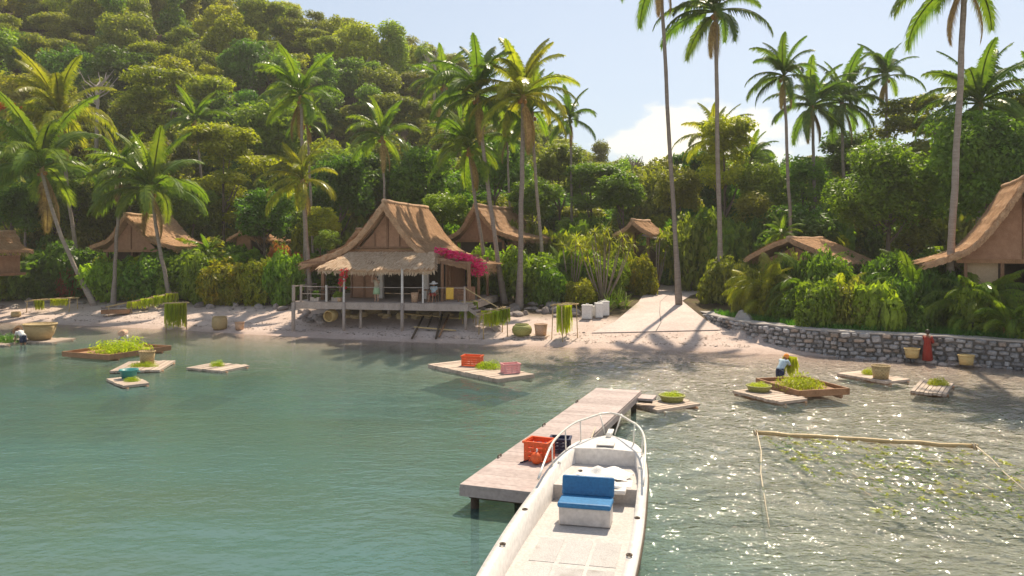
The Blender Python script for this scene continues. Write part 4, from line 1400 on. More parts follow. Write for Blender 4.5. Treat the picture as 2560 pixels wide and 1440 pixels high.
# ------------------------------------------------------------------ palms
#  label, crown (u, v), base (u, v or None), depth (None: from the ground), frond length, n, wind, radius, fronds
def base_at(u, depth):
    x = (u - 1280) / FOCAL * depth
    return Vector((x, depth, ground_z(x, depth)))
PALMS = [
 ('palm with huge crown at the upper left, its trunk hidden', (150, 295), 205, 73, 6.2, 26, .5, .22, 'frond_yellow'),
 ('leaning palm on the left, trunk slanting down to the beach', (105, 425), 238, 65.5, 6.8, 26, .5, .21, 'frond'),
 ('palm in front of the left hut with dark windswept crown', (378, 480), 428, 64.5, 5.8, 25, .5, .2, 'frond'),
 ('slim palm in front of the yellow feathery tree', (488, 305), 530, 84, 3.9, 18, .4, .17, 'frond'),
 ('tall palm of the pair left of the main hut, upper crown', (752, 245), 768, 65, 4.4, 20, .4, .19, 'frond'),
 ('shorter palm of the pair left of the main hut, lower crown', (757, 455), 778, 62, 3.9, 20, .4, .21, 'frond_yellow'),
 ('thin palm trunk standing just behind the pair left of the main hut', (768, 310), 788, 69, 2.6, 14, .2, .15, 'frond'),
 ('slender palm rising straight behind the main hut ridge', (955, 345), 973, 72, 4.1, 18, .3, .16, 'frond'),
 ('palm with brown crown base, left of the slanting pair over the second hut', (1172, 375), 1228, 61, 4.4, 20, .4, .19, 'frond'),
 ('palm with long slanting trunk across the second hut roof', (1195, 245), 1262, 59, 5.0, 22, .3, .21, 'frond_dark'),
 ('stout palm with straight grey trunk right of the second hut', (1308, 245), 1297, 57, 4.9, 22, .2, .24, 'frond_yellow'),
 ('thinner palm close behind the stout straight palm', (1330, 285), 1364, 62, 4.0, 16, .1, .17, 'frond'),
 ('lone dark narrow palm on the hill slope left of the sky', (1425, 300), 1434, 80, 3.4, 16, .2, .17, 'frond_dark'),
 ('slim bare trunked palm left in the sky gap', (1652, -70), 1699, 57, 4.6, 20, .3, .2, 'frond_dark'),
 ('bare trunked palm right in the sky gap with crown far above', (1790, 35), 1803, 58, 4.8, 20, .3, .22, 'frond_dark'),
 ('palm with crown at the top, left of the pair of fan shaped palms', (1960, 195), 1986, 60, 3.4, 18, .2, .17, 'frond_dark'),
 ('palm rising behind the big round yellow green tree', (2215, 195), 2222, 73, 3.8, 18, .2, .18, 'frond_dark'),
 ('thick grey palm trunk nearest on the right behind the stone wall', (2412, -50), 'w2366,822', 43.5, 5.0, 20, .2, .24, 'frond_dark'),
 ('dark palm with drooping crown at the upper right', (2450, 265), 2440, 55, 5.0, 22, 0, .22, 'frond_dark'),
 ('left palm of the pair of fan shaped palms against the sky', (2030, 270), 2047, 70, 4.8, 22, 0, .2, 'frond_dark'),
 ('right palm of the pair of fan shaped palms against the sky', (2105, 262), 2112, 73, 4.8, 22, 0, .2, 'frond_dark'),
 ('small pale palm among the cluster behind the second hut', (1268, 345), 1284, 74, 3.6, 16, .2, .15, 'frond'),
 ('short slim palm by the hut at the left edge', (62, 505), 66, 76, 3.2, 16, .3, .15, 'frond_yellow'),
 ('palm with arching fronds under the cloud, right of the sky gap', (1790, 355), 1812, 73, 4.2, 20, 0, .18, 'frond_yellow'),
 ('short palm between bare trunk and green trees on the right', (1880, 400), 1868, 76, 3.4, 16, 0, .16, 'frond'),
 ('pale palm trunk standing right against the left hut front', (300, 425), 282, 65, 3.4, 16, .4, .19, 'frond'),
 ('palm with dark crown behind the thatched roof at the right edge', (2590, 300), 2570, 58, 4.8, 20, 0, .2, 'frond_dark'),
 ('palm high above the hill edge where wood meets sky', (1110, 215), 1125, 82, 4.4, 18, .3, .17, 'frond'),
]
for i, (lab, cr, bs, d, ln, n, wind, rad, mt) in enumerate(PALMS):
    if isinstance(bs, str) and bs[0] == 'g':
        u, v = map(float, bs[1:].split(','))
        b = on_ground(u, v); d = b.y
    elif isinstance(bs, str):
        u, v = map(float, bs[1:].split(','))
        b = at(u, v, d); b.z = ground_z(b.x, b.y)
    else:
        b = base_at(bs, d)
    palm(lab, b, at(cr[0], cr[1], d + .5), ln, 500 + i, n, mt, rad, .25 if i != 1 else .5, wind, 5 if ln > 3.8 else 3, 2)

# weeping areca style palms in the right garden and short palms by the path
def short_palm(u, v, width_px, label, seed, mt='frond', trunk=.8, n=20, name='short_palm'):
    b = on_ground(u, v)
    ln = width_px / 2 * b.y / FOCAL
    return palm(label, b, b + Vector((.1, 0, trunk)), ln, seed, n, mt, .12, .2, 0, 0, 1, name)
short_palm(1400, 745, 150, 'short palm with fan of green fronds right of the main hut', 601, 'frond', 2.0)
def depth_palm(u, v, depth, width_px, label, seed, mt, n=22, name='short_palm', droop=True):
    c = at(u, v, depth)
    b = Vector((c.x, c.y, ground_z(c.x, c.y)))
    return palm(label, b, c, width_px / 2 * depth / FOCAL, seed, n, mt, .1, .2, 0, 0, 1, name)
areca('weeping garden palm clump in front of the low hut', 2035, 6.5, 4.2, 1.0, 'frond', 602, 44)
areca('weeping garden palm clump right of the low hut', 2150, 7.0, 4.2, 1.0, 'frond', 603, 42)
areca('glossy garden palm clump beside the thick grey trunk', 2445, 6.0, 4.0, 1.0, 'frond', 604, 40)
areca('yellowish garden palm clump left of the low hut', 1915, 5.6, 4.0, 1.0, 'frond_yellow', 605, 38)
areca('dark garden palm clump left of the thick grey trunk', 2280, 7.0, 4.4, .9, 'frond_dark', 606, 38)
areca('lower garden palm clump between the two weeping ones', 2090, 5.2, 3.2, 1.0, 'frond_yellow', 609, 30)
areca('garden palm clump under the porch of the right hut', 2525, 4.8, 2.6, 1.0, 'frond', 610, 28)
depth_palm(520, 640, 66, 130, 'low palm above the hedge right of the left hut', 607, 'frond', 22)
depth_palm(1955, 590, 58, 130, 'low palm behind the low hut roof', 608, 'frond', 18)

# pandanus: slanting pale trunks with tufts of long yellow leaves
def strap_mesh(seed, n, length, wid, bend):
    rd = rng(seed)
    mb = Mesh()
    for i in range(n):
        a = i * 2.39996; e = rd.uniform(-.35, 1.35)
        L_ = length * rd.uniform(.7, 1.1)
        p = Vector((0, 0, 0)); s = Vector((-math.sin(a), math.cos(a), 0)) * wid
        prev = None
        for k in range(5):
            w = s * (1 - k / 4.6) * (.7 if k == 0 else 1)
            cur = (p - w, p + w)
            if prev: mb.add([prev[0], prev[1], cur[1], cur[0]], [(0, 1, 2, 3)])
            prev = cur
            p = p + Vector((math.cos(a) * math.cos(e), math.sin(a) * math.cos(e), math.sin(e))) * L_ / 4
            e -= bend * rd.uniform(.7, 1.2)
    me = bpy.data.meshes.new('leaf_tuft'); me.from_pydata(mb.v, [], mb.f)
    return me
TUFT = [strap_mesh(1, 34, 1.0, .035, .38), strap_mesh(2, 30, 1.0, .03, .12), strap_mesh(3, 40, 1.0, .028, .5)]
def tufted(name, label, base, heads, stems, mat, size, seed, cat='tree', tuft=0):
    rd = rng(seed)
    root = thing(name, label, cat, base, 0)
    for h in heads:
        h = Vector(h)
        if stems:
            Mesh().tube([(0, 0, -.2), h * .5 + Vector((h.x * .1, 0, 0)), h], [.07, .05, .04], 7).build('trunk', M['trunk_pandanus'], root, True)
        child('leaf_tuft', with_mat(TUFT[tuft], M[mat]), root, h, (0, 0, rd.uniform(0, 6)), (size * rd.uniform(.85, 1.15),) * 3)
    return root
b = base_at(1508, 58)
tufted('pandanus', 'yellow tufted pandanus tree with slanting pale trunk left of the path', b, [(.5, 0, 4.6), (-.8, .4, 4.7), (1.4, .3, 4.9), (.3, .8, 5.3), (-1.7, .2, 4.2), (2.1, .2, 4.4), (-.3, -.4, 4.0), (1.0, -.3, 4.1), (-1.2, -.3, 3.6), (.1, .2, 4.9), (1.8, .6, 3.9), (-.6, .1, 5.2)], True, 'leaf_yellow', 1.15, 1)
b = base_at(1430, 60)
tufted('pandanus', 'orange tinged pandanus beside the second hut', b, [(.3, 0, 4.6), (-.7, .3, 4.1), (.9, .3, 3.9), (0, .2, 3.6), (.6, -.2, 4.3)], True, 'leaf_yellow', 1.05, 2)
b = base_at(1640, 64)
tufted('pandanus', 'pandanus clump with orange tips right of the thatched shelter', b, [(.3, 0, 4.2), (-.6, .3, 3.4), (.9, .3, 3.6), (.5, 0, 2.6), (.1, .3, 3.9)], True, 'leaf_croton', .85, 3)
b = on_ground(1415, 762)
tufted('agave', 'silver grey spiky agave right of the main hut stairs', b + Vector((0, 0, .1)), [(0, 0, .8)], True, 'leaf_silver', 1.0, 4, 'plant', 2)
b = on_ground(1450, 735)
tufted('yucca', 'green upright yucca with long stiff leaves beside the short palm', b, [(0, 0, .5), (.3, .2, .9)], True, 'frond', 1.9, 5, 'plant', 1)
b = on_ground(1545, 770)
tufted('spider_lily', 'clump of lime green strap leaves at the left edge of the path', b, [(0, 0, .1), (.6, .2, .1), (-.6, .2, .1), (.2, .6, .3)], False, 'leaf_lime', 1.5, 6, 'plant', 1)

# ------------------------------------------------------------------ shrubs: (u, v base, width px, height px, kind, leaves, label)
SHRUBS = [
 (10, 764, 130, 85, 'small', 'leaf_mid', 'green shrub at the left edge above the beach'),
 (85, 757, 130, 95, 'broad', 'leaf_dark', 'dark glossy shrub left of the drying rack hedge'),
 (120, 730, 110, 80, 'broad', 'leaf_mid', 'broad leaved shrub left of the leaning palm'),
 (180, 752, 80, 75, 'small', 'leaf_red', 'reddish shrub at the foot of the leaning palm'),
 (170, 740, 90, 95, 'small', 'leaf_mid', 'green shrub behind the foot of the leaning palm'),
 (275, 764, 120, 100, 'small', 'leaf_lime', 'lime topped shrub right of the leaning palm foot'),
 (355, 762, 120, 95, 'small', 'leaf_mid', 'trimmed green shrub below the left hut'),
 (320, 735, 150, 70, 'small', 'leaf_yellow', 'yellow topped hedge under the left hut front'),
 (440, 758, 120, 110, 'small', 'leaf_mid', 'green shrub right of the palm in front of the left hut'),
 (500, 765, 110, 120, 'small', 'leaf_mid', 'tall green shrub above the beach between hedge and croton'),
 (480, 730, 140, 110, 'broad', 'leaf_olive', 'olive shrub behind the beach hedge'),
 (570, 768, 110, 100, 'small', 'leaf_croton', 'yellow speckled croton shrub above the beach'),
 (640, 768, 110, 105, 'small', 'leaf_croton', 'yellow and green croton shrub nearer the main hut'),
 (600, 735, 140, 95, 'broad', 'leaf_lime', 'lime shrub behind the croton shrubs'),
 (700, 766, 90, 120, 'small', 'leaf_mid', 'green shrub next to the left stilt of the main hut'),
 (705, 740, 80, 110, 'small', 'leaf_red', 'red tipped shrub beside the left end of the deck'),
 (790, 715, 90, 75, 'small', 'leaf_croton', 'yellow shrub seen through the left deck railing'),
 (690, 700, 120, 70, 'small', 'leaf_mid', 'green shrub behind the red tipped shrub'),
 (1245, 752, 120, 115, 'small', 'leaf_mid', 'green shrub right of the main hut stairs'),
 (1320, 764, 130, 120, 'small', 'leaf_lime', 'light green shrub at the foot of the stout palm'),
 (1290, 725, 120, 90, 'broad', 'leaf_mid', 'broad leaved shrub behind the stairs shrub'),
 (1375, 772, 90, 90, 'small', 'leaf_mid', 'green shrub left of the silver agave'),
 (1455, 772, 80, 60, 'small', 'leaf_yellow', 'yellowish low shrub behind the white containers'),
 (1485, 740, 110, 85, 'small', 'leaf_mid', 'rounded green shrub behind the lime strap leaves'),
 (1600, 742, 80, 95, 'small', 'leaf_croton', 'golden rounded shrub at the left edge of the path'),
 (1515, 758, 110, 95, 'small', 'leaf_lime', 'full rounded lime shrub in front of the pandanus trunks'),
 (1440, 748, 110, 100, 'broad', 'leaf_mid', 'full green shrub between the yucca and the pandanus'),
 (1560, 728, 90, 90, 'small', 'leaf_olive', 'olive shrub behind the golden shrub'),
 (1682, 716, 105, 75, 'small', 'leaf_dark', 'deep green clipped round shrub at the end of the path'),
 (1745, 690, 80, 90, 'broad', 'leaf_dark', 'dark shrub right of the clipped round shrub'),
 (1640, 690, 90, 80, 'broad', 'leaf_dark', 'dark shrub left of the clipped round shrub'),
 (1815, 735, 150, 165, 'broad', 'leaf_mid', 'big leaved tall shrub on the right corner of the path'),
 (1870, 640, 90, 80, 'small', 'leaf_yellow', 'yellow shrub crown behind the big leaved shrub'),
 (1815, 768, 100, 105, 'small', 'leaf_olive', 'olive shrub at the right corner of the path'),
 (1880, 775, 100, 120, 'small', 'leaf_olive', 'loose olive shrub above the head of the stone wall'),
 (1930, 792, 100, 110, 'small', 'leaf_yellow', 'yellowish shrub behind the pale boulder on the wall'),
 (1990, 798, 110, 90, 'small', 'leaf_mid', 'low green shrub above the middle of the stone wall'),
 (2060, 806, 110, 110, 'small', 'leaf_mid', 'green shrub in front of the weeping garden palms'),
 (2135, 806, 100, 110, 'small', 'leaf_olive', 'olive shrub in front of the low hut corner'),
 (2195, 815, 110, 120, 'broad', 'leaf_lime', 'light green broad leaved shrub above the stone wall'),
 (2265, 815, 100, 130, 'small', 'leaf_dark', 'dark grey green shrub left of the thick grey trunk'),
 (2300, 826, 90, 80, 'small', 'leaf_dark', 'dark low shrub left of the thick grey trunk'),
 (2335, 790, 90, 130, 'small', 'leaf_dark', 'dark tall shrub behind the thick grey trunk'),
 (2425, 815, 110, 110, 'small', 'leaf_mid', 'green shrub right of the thick grey trunk'),
 (2500, 832, 120, 70, 'small', 'leaf_mid', 'low green shrub below the porch rail at right'),
 (2580, 836, 120, 75, 'small', 'leaf_mid', 'low shrub at the right edge above the stone wall'),
 (2090, 770, 130, 150, 'small', 'leaf_dark', 'dark shrub filling the space under the weeping palms'),
 (2000, 765, 120, 130, 'small', 'leaf_dark', 'dark shrub under the left weeping palm'),
 (2210, 760, 130, 140, 'small', 'leaf_dark', 'dark shrub behind the light green broad leaved shrub'),
 (2390, 770, 120, 120, 'small', 'leaf_dark', 'dark shrub below the glossy garden palm'),
 (1945, 745, 110, 120, 'small', 'leaf_olive', 'olive shrub left of the weeping palms'),
]
for i, (u, v, w, h, k, m_, lab) in enumerate(SHRUBS):
    if u > 1900 or (u > 1850 and v > 770):
        # rows of the right garden, counted from the wall
        back = 1.6 if v >= 800 else (3.0 if v >= 775 else 4.8)
        wid = w * 46 / FOCAL * 1.15
        y = float(np.interp((u - 1280) / FOCAL * 45, WALL_X, WALL_Y)) + back + wid * (.4 if u < 2250 else .95)
        g = Vector(((u - 1280) / FOCAL * y, y, 1.28))
        top = at(u, v - h * 1.08, y).z
        bush('shrub', lab, g, wid, max(.8, top - 1.28), m_, 4000 + i, k)
        continue
    g = on_ground(u, v)
    s = g.y / FOCAL
    wid = w * s * 1.25
    g.y += wid * .42; g.x *= g.y / (g.y - wid * .42)
    g.z = ground_z(g.x, g.y)
    bush('shrub', lab, g, wid, h * s * 1.22, m_, 4000 + i, k)
UNDER = [(-.5, 'behind the hut at the left edge'), (-.40, 'behind the left hut'), (-.28, 'beside the small cabin'), (-.14, 'behind the main hut'), (.0, 'behind the second hut'), (.10, 'behind the pandanus trees'),
         (.22, 'behind the end of the path'), (.34, 'behind the mid grove palms'), (.46, 'behind the low hut in the right garden'), (9, 'behind the right edge hut')]
def under_label(t, m_, k_):
    w = {'leaf_dark': 'dark green', 'leaf_mid': 'green', 'leaf_olive': 'olive', 'leaf_yellow': 'yellow green'}[m_]
    return w + ' ' + {'small': 'fine leaved', 'broad': 'broad leaved'}[k_] + ' shrub ' + [b for a, b in UNDER if t < a][0]
BACK_GROUP = 'shadowy undergrowth shrubs behind the huts'
rd = rng(9)
for i in range(64):
    y = rd.uniform(68, 82); x = rd.uniform(-.68, .62) * y
    if 9 < x < 19 and y < 74: continue
    m_ = rd.choice(('leaf_dark', 'leaf_mid', 'leaf_mid', 'leaf_yellow', 'leaf_olive')); k_ = rd.choice(('small', 'broad'))
    RELABEL.append(bush('undergrowth_shrub', under_label(x / y, m_, k_), (x, y, ground_z(x, y)), rd.uniform(4, 6.5), rd.uniform(2.6, 5.0), m_, 5000 + i, k_, BACK_GROUP))
for i in range(22):
    x = 21 + i * 1.25 + rd.uniform(-.6, .6); y = rd.uniform(52, 60)
    m_ = rd.choice(('leaf_dark', 'leaf_mid', 'leaf_mid')); k_ = rd.choice(('small', 'broad'))
    RELABEL.append(bush('undergrowth_shrub', under_label(x / y, m_, k_), (x, y, ground_z(x, y)), rd.uniform(3.5, 5), rd.uniform(2.2, 4.2), m_, 5100 + i, k_, BACK_GROUP))
for i in range(16):
    x = 20 + i * 2.2 + rd.uniform(-.8, .8); y = rd.uniform(63, 76)
    m_ = rd.choice(('leaf_dark', 'leaf_mid', 'leaf_olive')); k_ = rd.choice(('round', 'tall'))
    w = {'leaf_dark': 'dark green', 'leaf_mid': 'green', 'leaf_olive': 'olive'}[m_] + (' round' if k_ == 'round' else ' narrow')
    RELABEL.append(tree('background_tree', w + ' grove tree ' + [b for a, b in UNDER if x / y < a][0], (x, y, ground_z(x, y)), rd.uniform(8, 11) if x > 33 else rd.uniform(6.5, 8.4), rd.uniform(3.0, 4.0), k_, m_, 5200 + i, 'trees of the grove behind the right garden'))
MORE = 'trees of the low ridge behind the right garden'
for i in range(34):
    y = rd.uniform(80, 100); t = .13 + .52 * (i + rd.uniform(0, 1)) / 34
    x = t * y
    m_ = rd.choice(('leaf_mid', 'leaf_olive', 'leaf_yellow', 'leaf_dark')); k_ = rd.choice(('round', 'round', 'layer'))
    w = {'leaf_dark': 'dark green', 'leaf_mid': 'green', 'leaf_olive': 'olive', 'leaf_yellow': 'yellow green'}[m_] + (' round' if k_ == 'round' else ' layered')
    top = 6 + (608 - (395 if t < .2 else 370)) * y / FOCAL + rd.uniform(-1.6, .6)
    g0 = ground_z(x, y); h = top - g0
    r = rd.uniform(3.6, 4.8)
    RELABEL.append(tree('ridge_tree', w + ' ridge tree ' + [b for a, b in UNDER if t < a][0], (x, y, g0), h, r, k_, m_, 5400 + i, MORE, rz_ratio=min(1.25, h / r / 2.05)))
for i in range(40):
    y = rd.uniform(63, 79); t = rd.uniform(.20, .66)
    x = t * y
    m_ = rd.choice(('leaf_mid', 'leaf_mid', 'leaf_olive', 'leaf_yellow', 'leaf_dark')); k_ = rd.choice(('small', 'broad'))
    RELABEL.append(bush('undergrowth_shrub', 'tall ' + under_label(t, m_, k_), (x, y, ground_z(x, y)), rd.uniform(4, 5.6), rd.uniform(4.5, 7.0), m_, 5500 + i, k_, BACK_GROUP))
for i in range(26):
    y = rd.uniform(70, 79); t = rd.uniform(-.66, .12)
    x = t * y
    m_ = rd.choice(('leaf_mid', 'leaf_mid', 'leaf_olive', 'leaf_yellow')); k_ = rd.choice(('small', 'broad'))
    RELABEL.append(bush('undergrowth_shrub', 'tall ' + under_label(t, m_, k_), (x, y, ground_z(x, y)), rd.uniform(4, 5.6), rd.uniform(4.5, 6.5), m_, 5600 + i, k_, BACK_GROUP))
def single_out():
    """like-looking neighbours are told apart by their order from the left"""
    by = {}
    for o in RELABEL: by.setdefault(o['label'], []).append(o)
    order = 'second third fourth fifth sixth seventh eighth ninth tenth eleventh twelfth thirteenth fourteenth fifteenth sixteenth seventeenth eighteenth nineteenth twentieth'.split()
    order += ['twenty ' + w for w in ['first'] + order[:8]] + ['thirtieth']
    for lab, os_ in by.items():
        if len(os_) == 1: continue
        os_.sort(key=lambda o: o.location.x / o.location.y)
        for i, o in enumerate(os_):
            w = 'leftmost' if i == 0 else ('rightmost' if i == len(os_) - 1 else order[i - 1] + ' from left')
            o['label'] = w + ' ' + lab

# ground cover on the terrace above the stone wall
def ground_cover():
    g = np.random.default_rng(4)
    N_ = 15000
    x = g.uniform(13.5, 30, N_); dd = g.uniform(.55, 4.5, N_) ** 1.0
    y = np.interp(x, WALL_X, WALL_Y) + .55 + dd
    z = np.array([ground_z(a, b) for a, b in zip(x, y)])
    keep = (np.abs(x - 14.2) > 1.4) | (dd > 2)
    x, y, z = x[keep], y[keep], z[keep]
    n = len(x)
    a = g.uniform(0, 6.28, n); h = g.uniform(.18, .45, n); w = .035
    v = np.empty((n, 3, 3))
    v[:, 0] = np.stack([x - w * np.cos(a), y - w * np.sin(a), z - .02], 1)
    v[:, 1] = np.stack([x + w * np.cos(a), y + w * np.sin(a), z - .02], 1)
    v[:, 2] = np.stack([x + g.normal(size=n) * .12, y + g.normal(size=n) * .12, z + h], 1)
    me = array_mesh('grass', v.reshape(-1, 3), 3); me.materials.append(M['grass'])
    tag(link_mesh('grass', me, None), 'bright green grassy ground cover along the top of the stone wall', 'grass', kind='stuff')
ground_cover()

# dry leaves, bark and weed left on the sand along the tide lines
def litter():
    g = np.random.default_rng(8)
    V = []
    for i in range(2600):
        x = g.uniform(-40, 13.5)
        band = g.random()
        d = abs(g.normal()) * .35 + (1.1 if band < .35 else 2.6) if band < .6 else g.uniform(.8, 8.5)
        y = shore_y(x) + d
        if x > 12.6 and y > 50: continue
        z = ground_z(x, y) + .012
        a = g.uniform(0, 6.28); l = g.uniform(.02, .11) * (1.7 if g.random() < .06 else 1); w = l * g.uniform(.15, .45)
        c, s_ = math.cos(a), math.sin(a)
        V += [(x - c * l, y - s_ * l, z), (x + s_ * w, y - c * w, z + .02), (x + c * l, y + s_ * l, z + .01), (x - s_ * w, y + c * w, z + .02)]
    me = array_mesh('beach_litter', V, 4); me.materials.append(M['litter'])
    tag(link_mesh('beach_litter', me, None), 'dry leaves and bits of weed strewn along the tide lines of the beach', 'litter', kind='stuff')
litter()
for i, (u, v, d_, h_) in enumerate([(905, 215, 120, 4.5), (1085, 190, 118, 4.2), (620, 250, 112, 4.5), (1205, 300, 110, 4.0)]):
    bare_tree(u, v, d_, h_, 20 + i, 'thin grey dead branches in the hillside wood ' + ['above the main hut', 'by the high edge palm', 'above the small cabin', 'behind the slanting palms', 'right of the lone dark palm', 'near the low end of the hill'][i])

# ------------------------------------------------------------------ thin haze volume, added to lift the dark foliage and shadows
def haze():
    m, N, L, out = new_mat('shadow_lift_haze')
    v = N.new('ShaderNodeVolumePrincipled')
    v.inputs['Color'].default_value = (0.98, 0.95, 0.90, 1)
    v.inputs['Density'].default_value = 0.00042
    v.inputs['Anisotropy'].default_value = 0.2
    L.new(v.outputs[0], out.inputs['Volume'])
    o = Mesh().box((0, 100, 32.5), (340, 340, 76)).build('haze', m)
    tag(o, 'thin warm haze volume added over the bay to lift the shadows', kind='stuff')
haze()
# ------------------------------------------------------------------ rocks
def rock_mesh(seed, flat=.65):
    g = np.random.default_rng(seed)
    import bmesh
    bm = bmesh.new()
    bmesh.ops.create_icosphere(bm, subdivisions=2, radius=1)
    k = g.normal(size=(5, 3)); ph = g.uniform(0, 6, 5)
    pl = unit(g.normal(size=(7, 3)))
    for v in bm.verts:
        p = np.array(v.co)
        s = 1 + .10 * sum(math.sin(float(k[i] @ p) * 1.6 + ph[i]) for i in range(5)) / 2
        for n in pl:                       # chipped faces
            d = float(n @ p) * s
            if d > .72: s *= .72 / d
        v.co = Vector(p * s); v.co.z *= flat
    me = bpy.data.meshes.new('rock'); bm.to_mesh(me); bm.free()
    return me
ROCKS = [rock_mesh(i, .55 + .1 * (i % 4)) for i in range(6)]
def rock(label, loc, size, seed, mat='rock', group=None, name='rock'):
    rd = rng(seed)
    o = bpy.data.objects.new(name, with_mat(ROCKS[seed % 6], M[mat])); COL.objects.link(o)
    o.location = Vector(loc) + Vector((0, 0, size * .15)); o.rotation_euler = (rd.uniform(-.3, .3), rd.uniform(-.3, .3), rd.uniform(0, 6.28))
    o.scale = (size * rd.uniform(.8, 1.25), size * rd.uniform(.75, 1.1), size * rd.uniform(.7, 1.1))
    return tag(o, label, 'rock', group)
rd = rng(12)
RG = [('grey rock edging the planting right of the main hut stairs', 'rocks right of the main hut', [(rd.uniform(1265, 1440), rd.uniform(762, 792)) for _ in range(26)], (.22, .55), 'rock'),
      ('grey rock under the hedge above the left beach', 'rocks along the left hedge', [(u + rd.uniform(-14, 14), 767 + rd.uniform(-3, 8) - (12 if 60 < u < 260 else 0)) for u in range(-10, 730, 25)], (.22, .5), 'rock'),
      ('tan boulder in the bank under the main hut deck', 'boulders under the deck', [(u + rd.uniform(-8, 8), rd.uniform(778, 796)) for u in range(860, 1160, 16)], (.28, .55), 'rock_tan'),
      ('grey rock at the left stilt below the deck', 'rocks below the left end of the deck', [(rd.uniform(740, 810), rd.uniform(780, 812)) for _ in range(14)], (.18, .42), 'rock'),
      ('rock in the shallows at the foot of the stone wall', 'rocks at the wall foot', [(u + rd.uniform(-12, 12), 902 + (u - 2250) * .06 + rd.uniform(0, 6)) for u in range(2180, 2580, 26)], (.14, .34), 'rock'),
      ('rock beside the stairs of the main hut', 'rocks by the stairs', [(rd.uniform(1185, 1250), rd.uniform(770, 805)) for _ in range(9)], (.2, .4), 'rock')]
for lab, grp, pts, (s0, s1), mt in RG:
    for i, (u, v) in enumerate(pts):
        RELABEL.append(rock(lab, on_ground(u, v), rd.uniform(s0, s1), rd.randrange(1000), mt, grp))
rock('pale flat boulder lying on top of the stone wall near its head', on_ground(1862, 800) + Vector((0, 0, -.15)), .85, 2, 'coping')
for i, (u, v) in enumerate([(350, 790), (420, 812), (590, 848), (760, 826), (820, 832), (1030, 832), (1460, 832), (1520, 822), (1640, 862), (1790, 866), (1215, 838), (1155, 846), (1420, 848)]):
    RELABEL.append(rock('small dark stone lying on the open sand', on_ground(u, v), rd.uniform(.07, .14), 40 + i, 'rock', 'small stones on the beach'))

# ------------------------------------------------------------------ baskets, crates, seaweed
def basket(label, loc, r, h, mat='basket', shape='barrel', name='basket', rim=True):
    root = thing(name, label, 'basket', loc, 0)
    if shape == 'barrel': prof = [(0, 0), (.78, 0), (.95, .2), (1.0, .5), (.95, .8), (.84, 1.0), (.78, 1.0), (.86, .75), (.86, .3), (0, .25)]
    elif shape == 'pot': prof = [(0, 0), (.6, 0), (.92, .25), (1.0, .55), (.9, .82), (.62, 1.0), (.54, .98), (.7, .8), (.5, .7), (0, .65)]
    elif shape == 'bowl': prof = [(0, 0), (.62, 0), (.85, .35), (1.0, 1.0), (.93, 1.0), (.78, .45), (0, .35)]
    else: prof = [(0, 0), (.82, 0), (.9, .5), (1.0, 1.0), (.93, 1.0), (.84, .5), (0, .25)]
    Mesh().lathe([(a * r, b * h) for a, b in prof], n=20).build('body', M[mat], root, True)
    if rim:
        top = max(p[1] for p in prof); rr = [p[0] for p in prof if p[1] == top][0]
        pts = [(math.cos(t * .3142) * rr * r, math.sin(t * .3142) * rr * r, h) for t in range(21)]
        Mesh().tube(pts, .045 * r + .012, 6, False).build('rim', M[mat], root, True)
    return root

def crate(label, loc, s, mat, rz=0.0, cat='crate', name='crate'):
    root = thing(name, label, cat, loc, rz)
    x, y, z = s
    t = .03
    Mesh().box((0, 0, t / 2), (x, y, t)).build('base', M[mat], root)
    for sx in (-1, 1):
        mb = Mesh()
        for k in range(4): mb.box((sx * (x / 2 - t / 2), 0, z * (.14 + .24 * k) + .02), (t, y - .004, z * .16))
        for sy in (-1, 0, 1): mb.box((sx * (x / 2 - t / 2 + .004 * 0), sy * (y / 2 - .05), z / 2 + .02), (t + .012, .06, z - .04))
        mb.build('side', M[mat], root)
        mb = Mesh()
        for k in range(4): mb.box((0, sx * (y / 2 - t / 2), z * (.14 + .24 * k) + .02), (x - 2 * t - .004, t, z * .16))
        for sy in (-1, 0, 1): mb.box((sy * (x / 2 - .09), sx * (y / 2 - t / 2), z / 2 + .02), (.06, t + .012, z - .04))
        mb.build('side', M[mat], root)
    mb = Mesh()
    for sx in (-1, 1):
        mb.box((sx * (x / 2 + .006), 0, z + .012), (.05, y + .06, .05)); mb.box((0, sx * (y / 2 + .006), z + .012), (x - .04, .05, .05))
    mb.build('rim', M[mat], root)
    return root

SEA = [leaf_cloud('seaweed', 300 + i, [(0, 0, .15, .9, .9, .35), (.25, .2, .35, .5, .5, .45), (-.35, -.1, .25, .5, .55, .4), (.1, -.4, .2, .5, .45, .35), (.5, -.2, .15, .42, .5, .3), (-.2, .45, .22, .5, .4, .35)], 1500, .16, .22, .25, .35, .55) for i in range(3)]
def seaweed(label, loc, w, d, h, seed, rz=0.0, mat='seaweed'):
    o = bpy.data.objects.new('seaweed_pile', with_mat(SEA[seed % 3], M[mat])); COL.objects.link(o)
    o.location = loc; o.rotation_euler = (0, 0, rz); o.scale = (w / 1.9, d / 1.9, h / .68)
    return tag(o, label, 'seaweed')

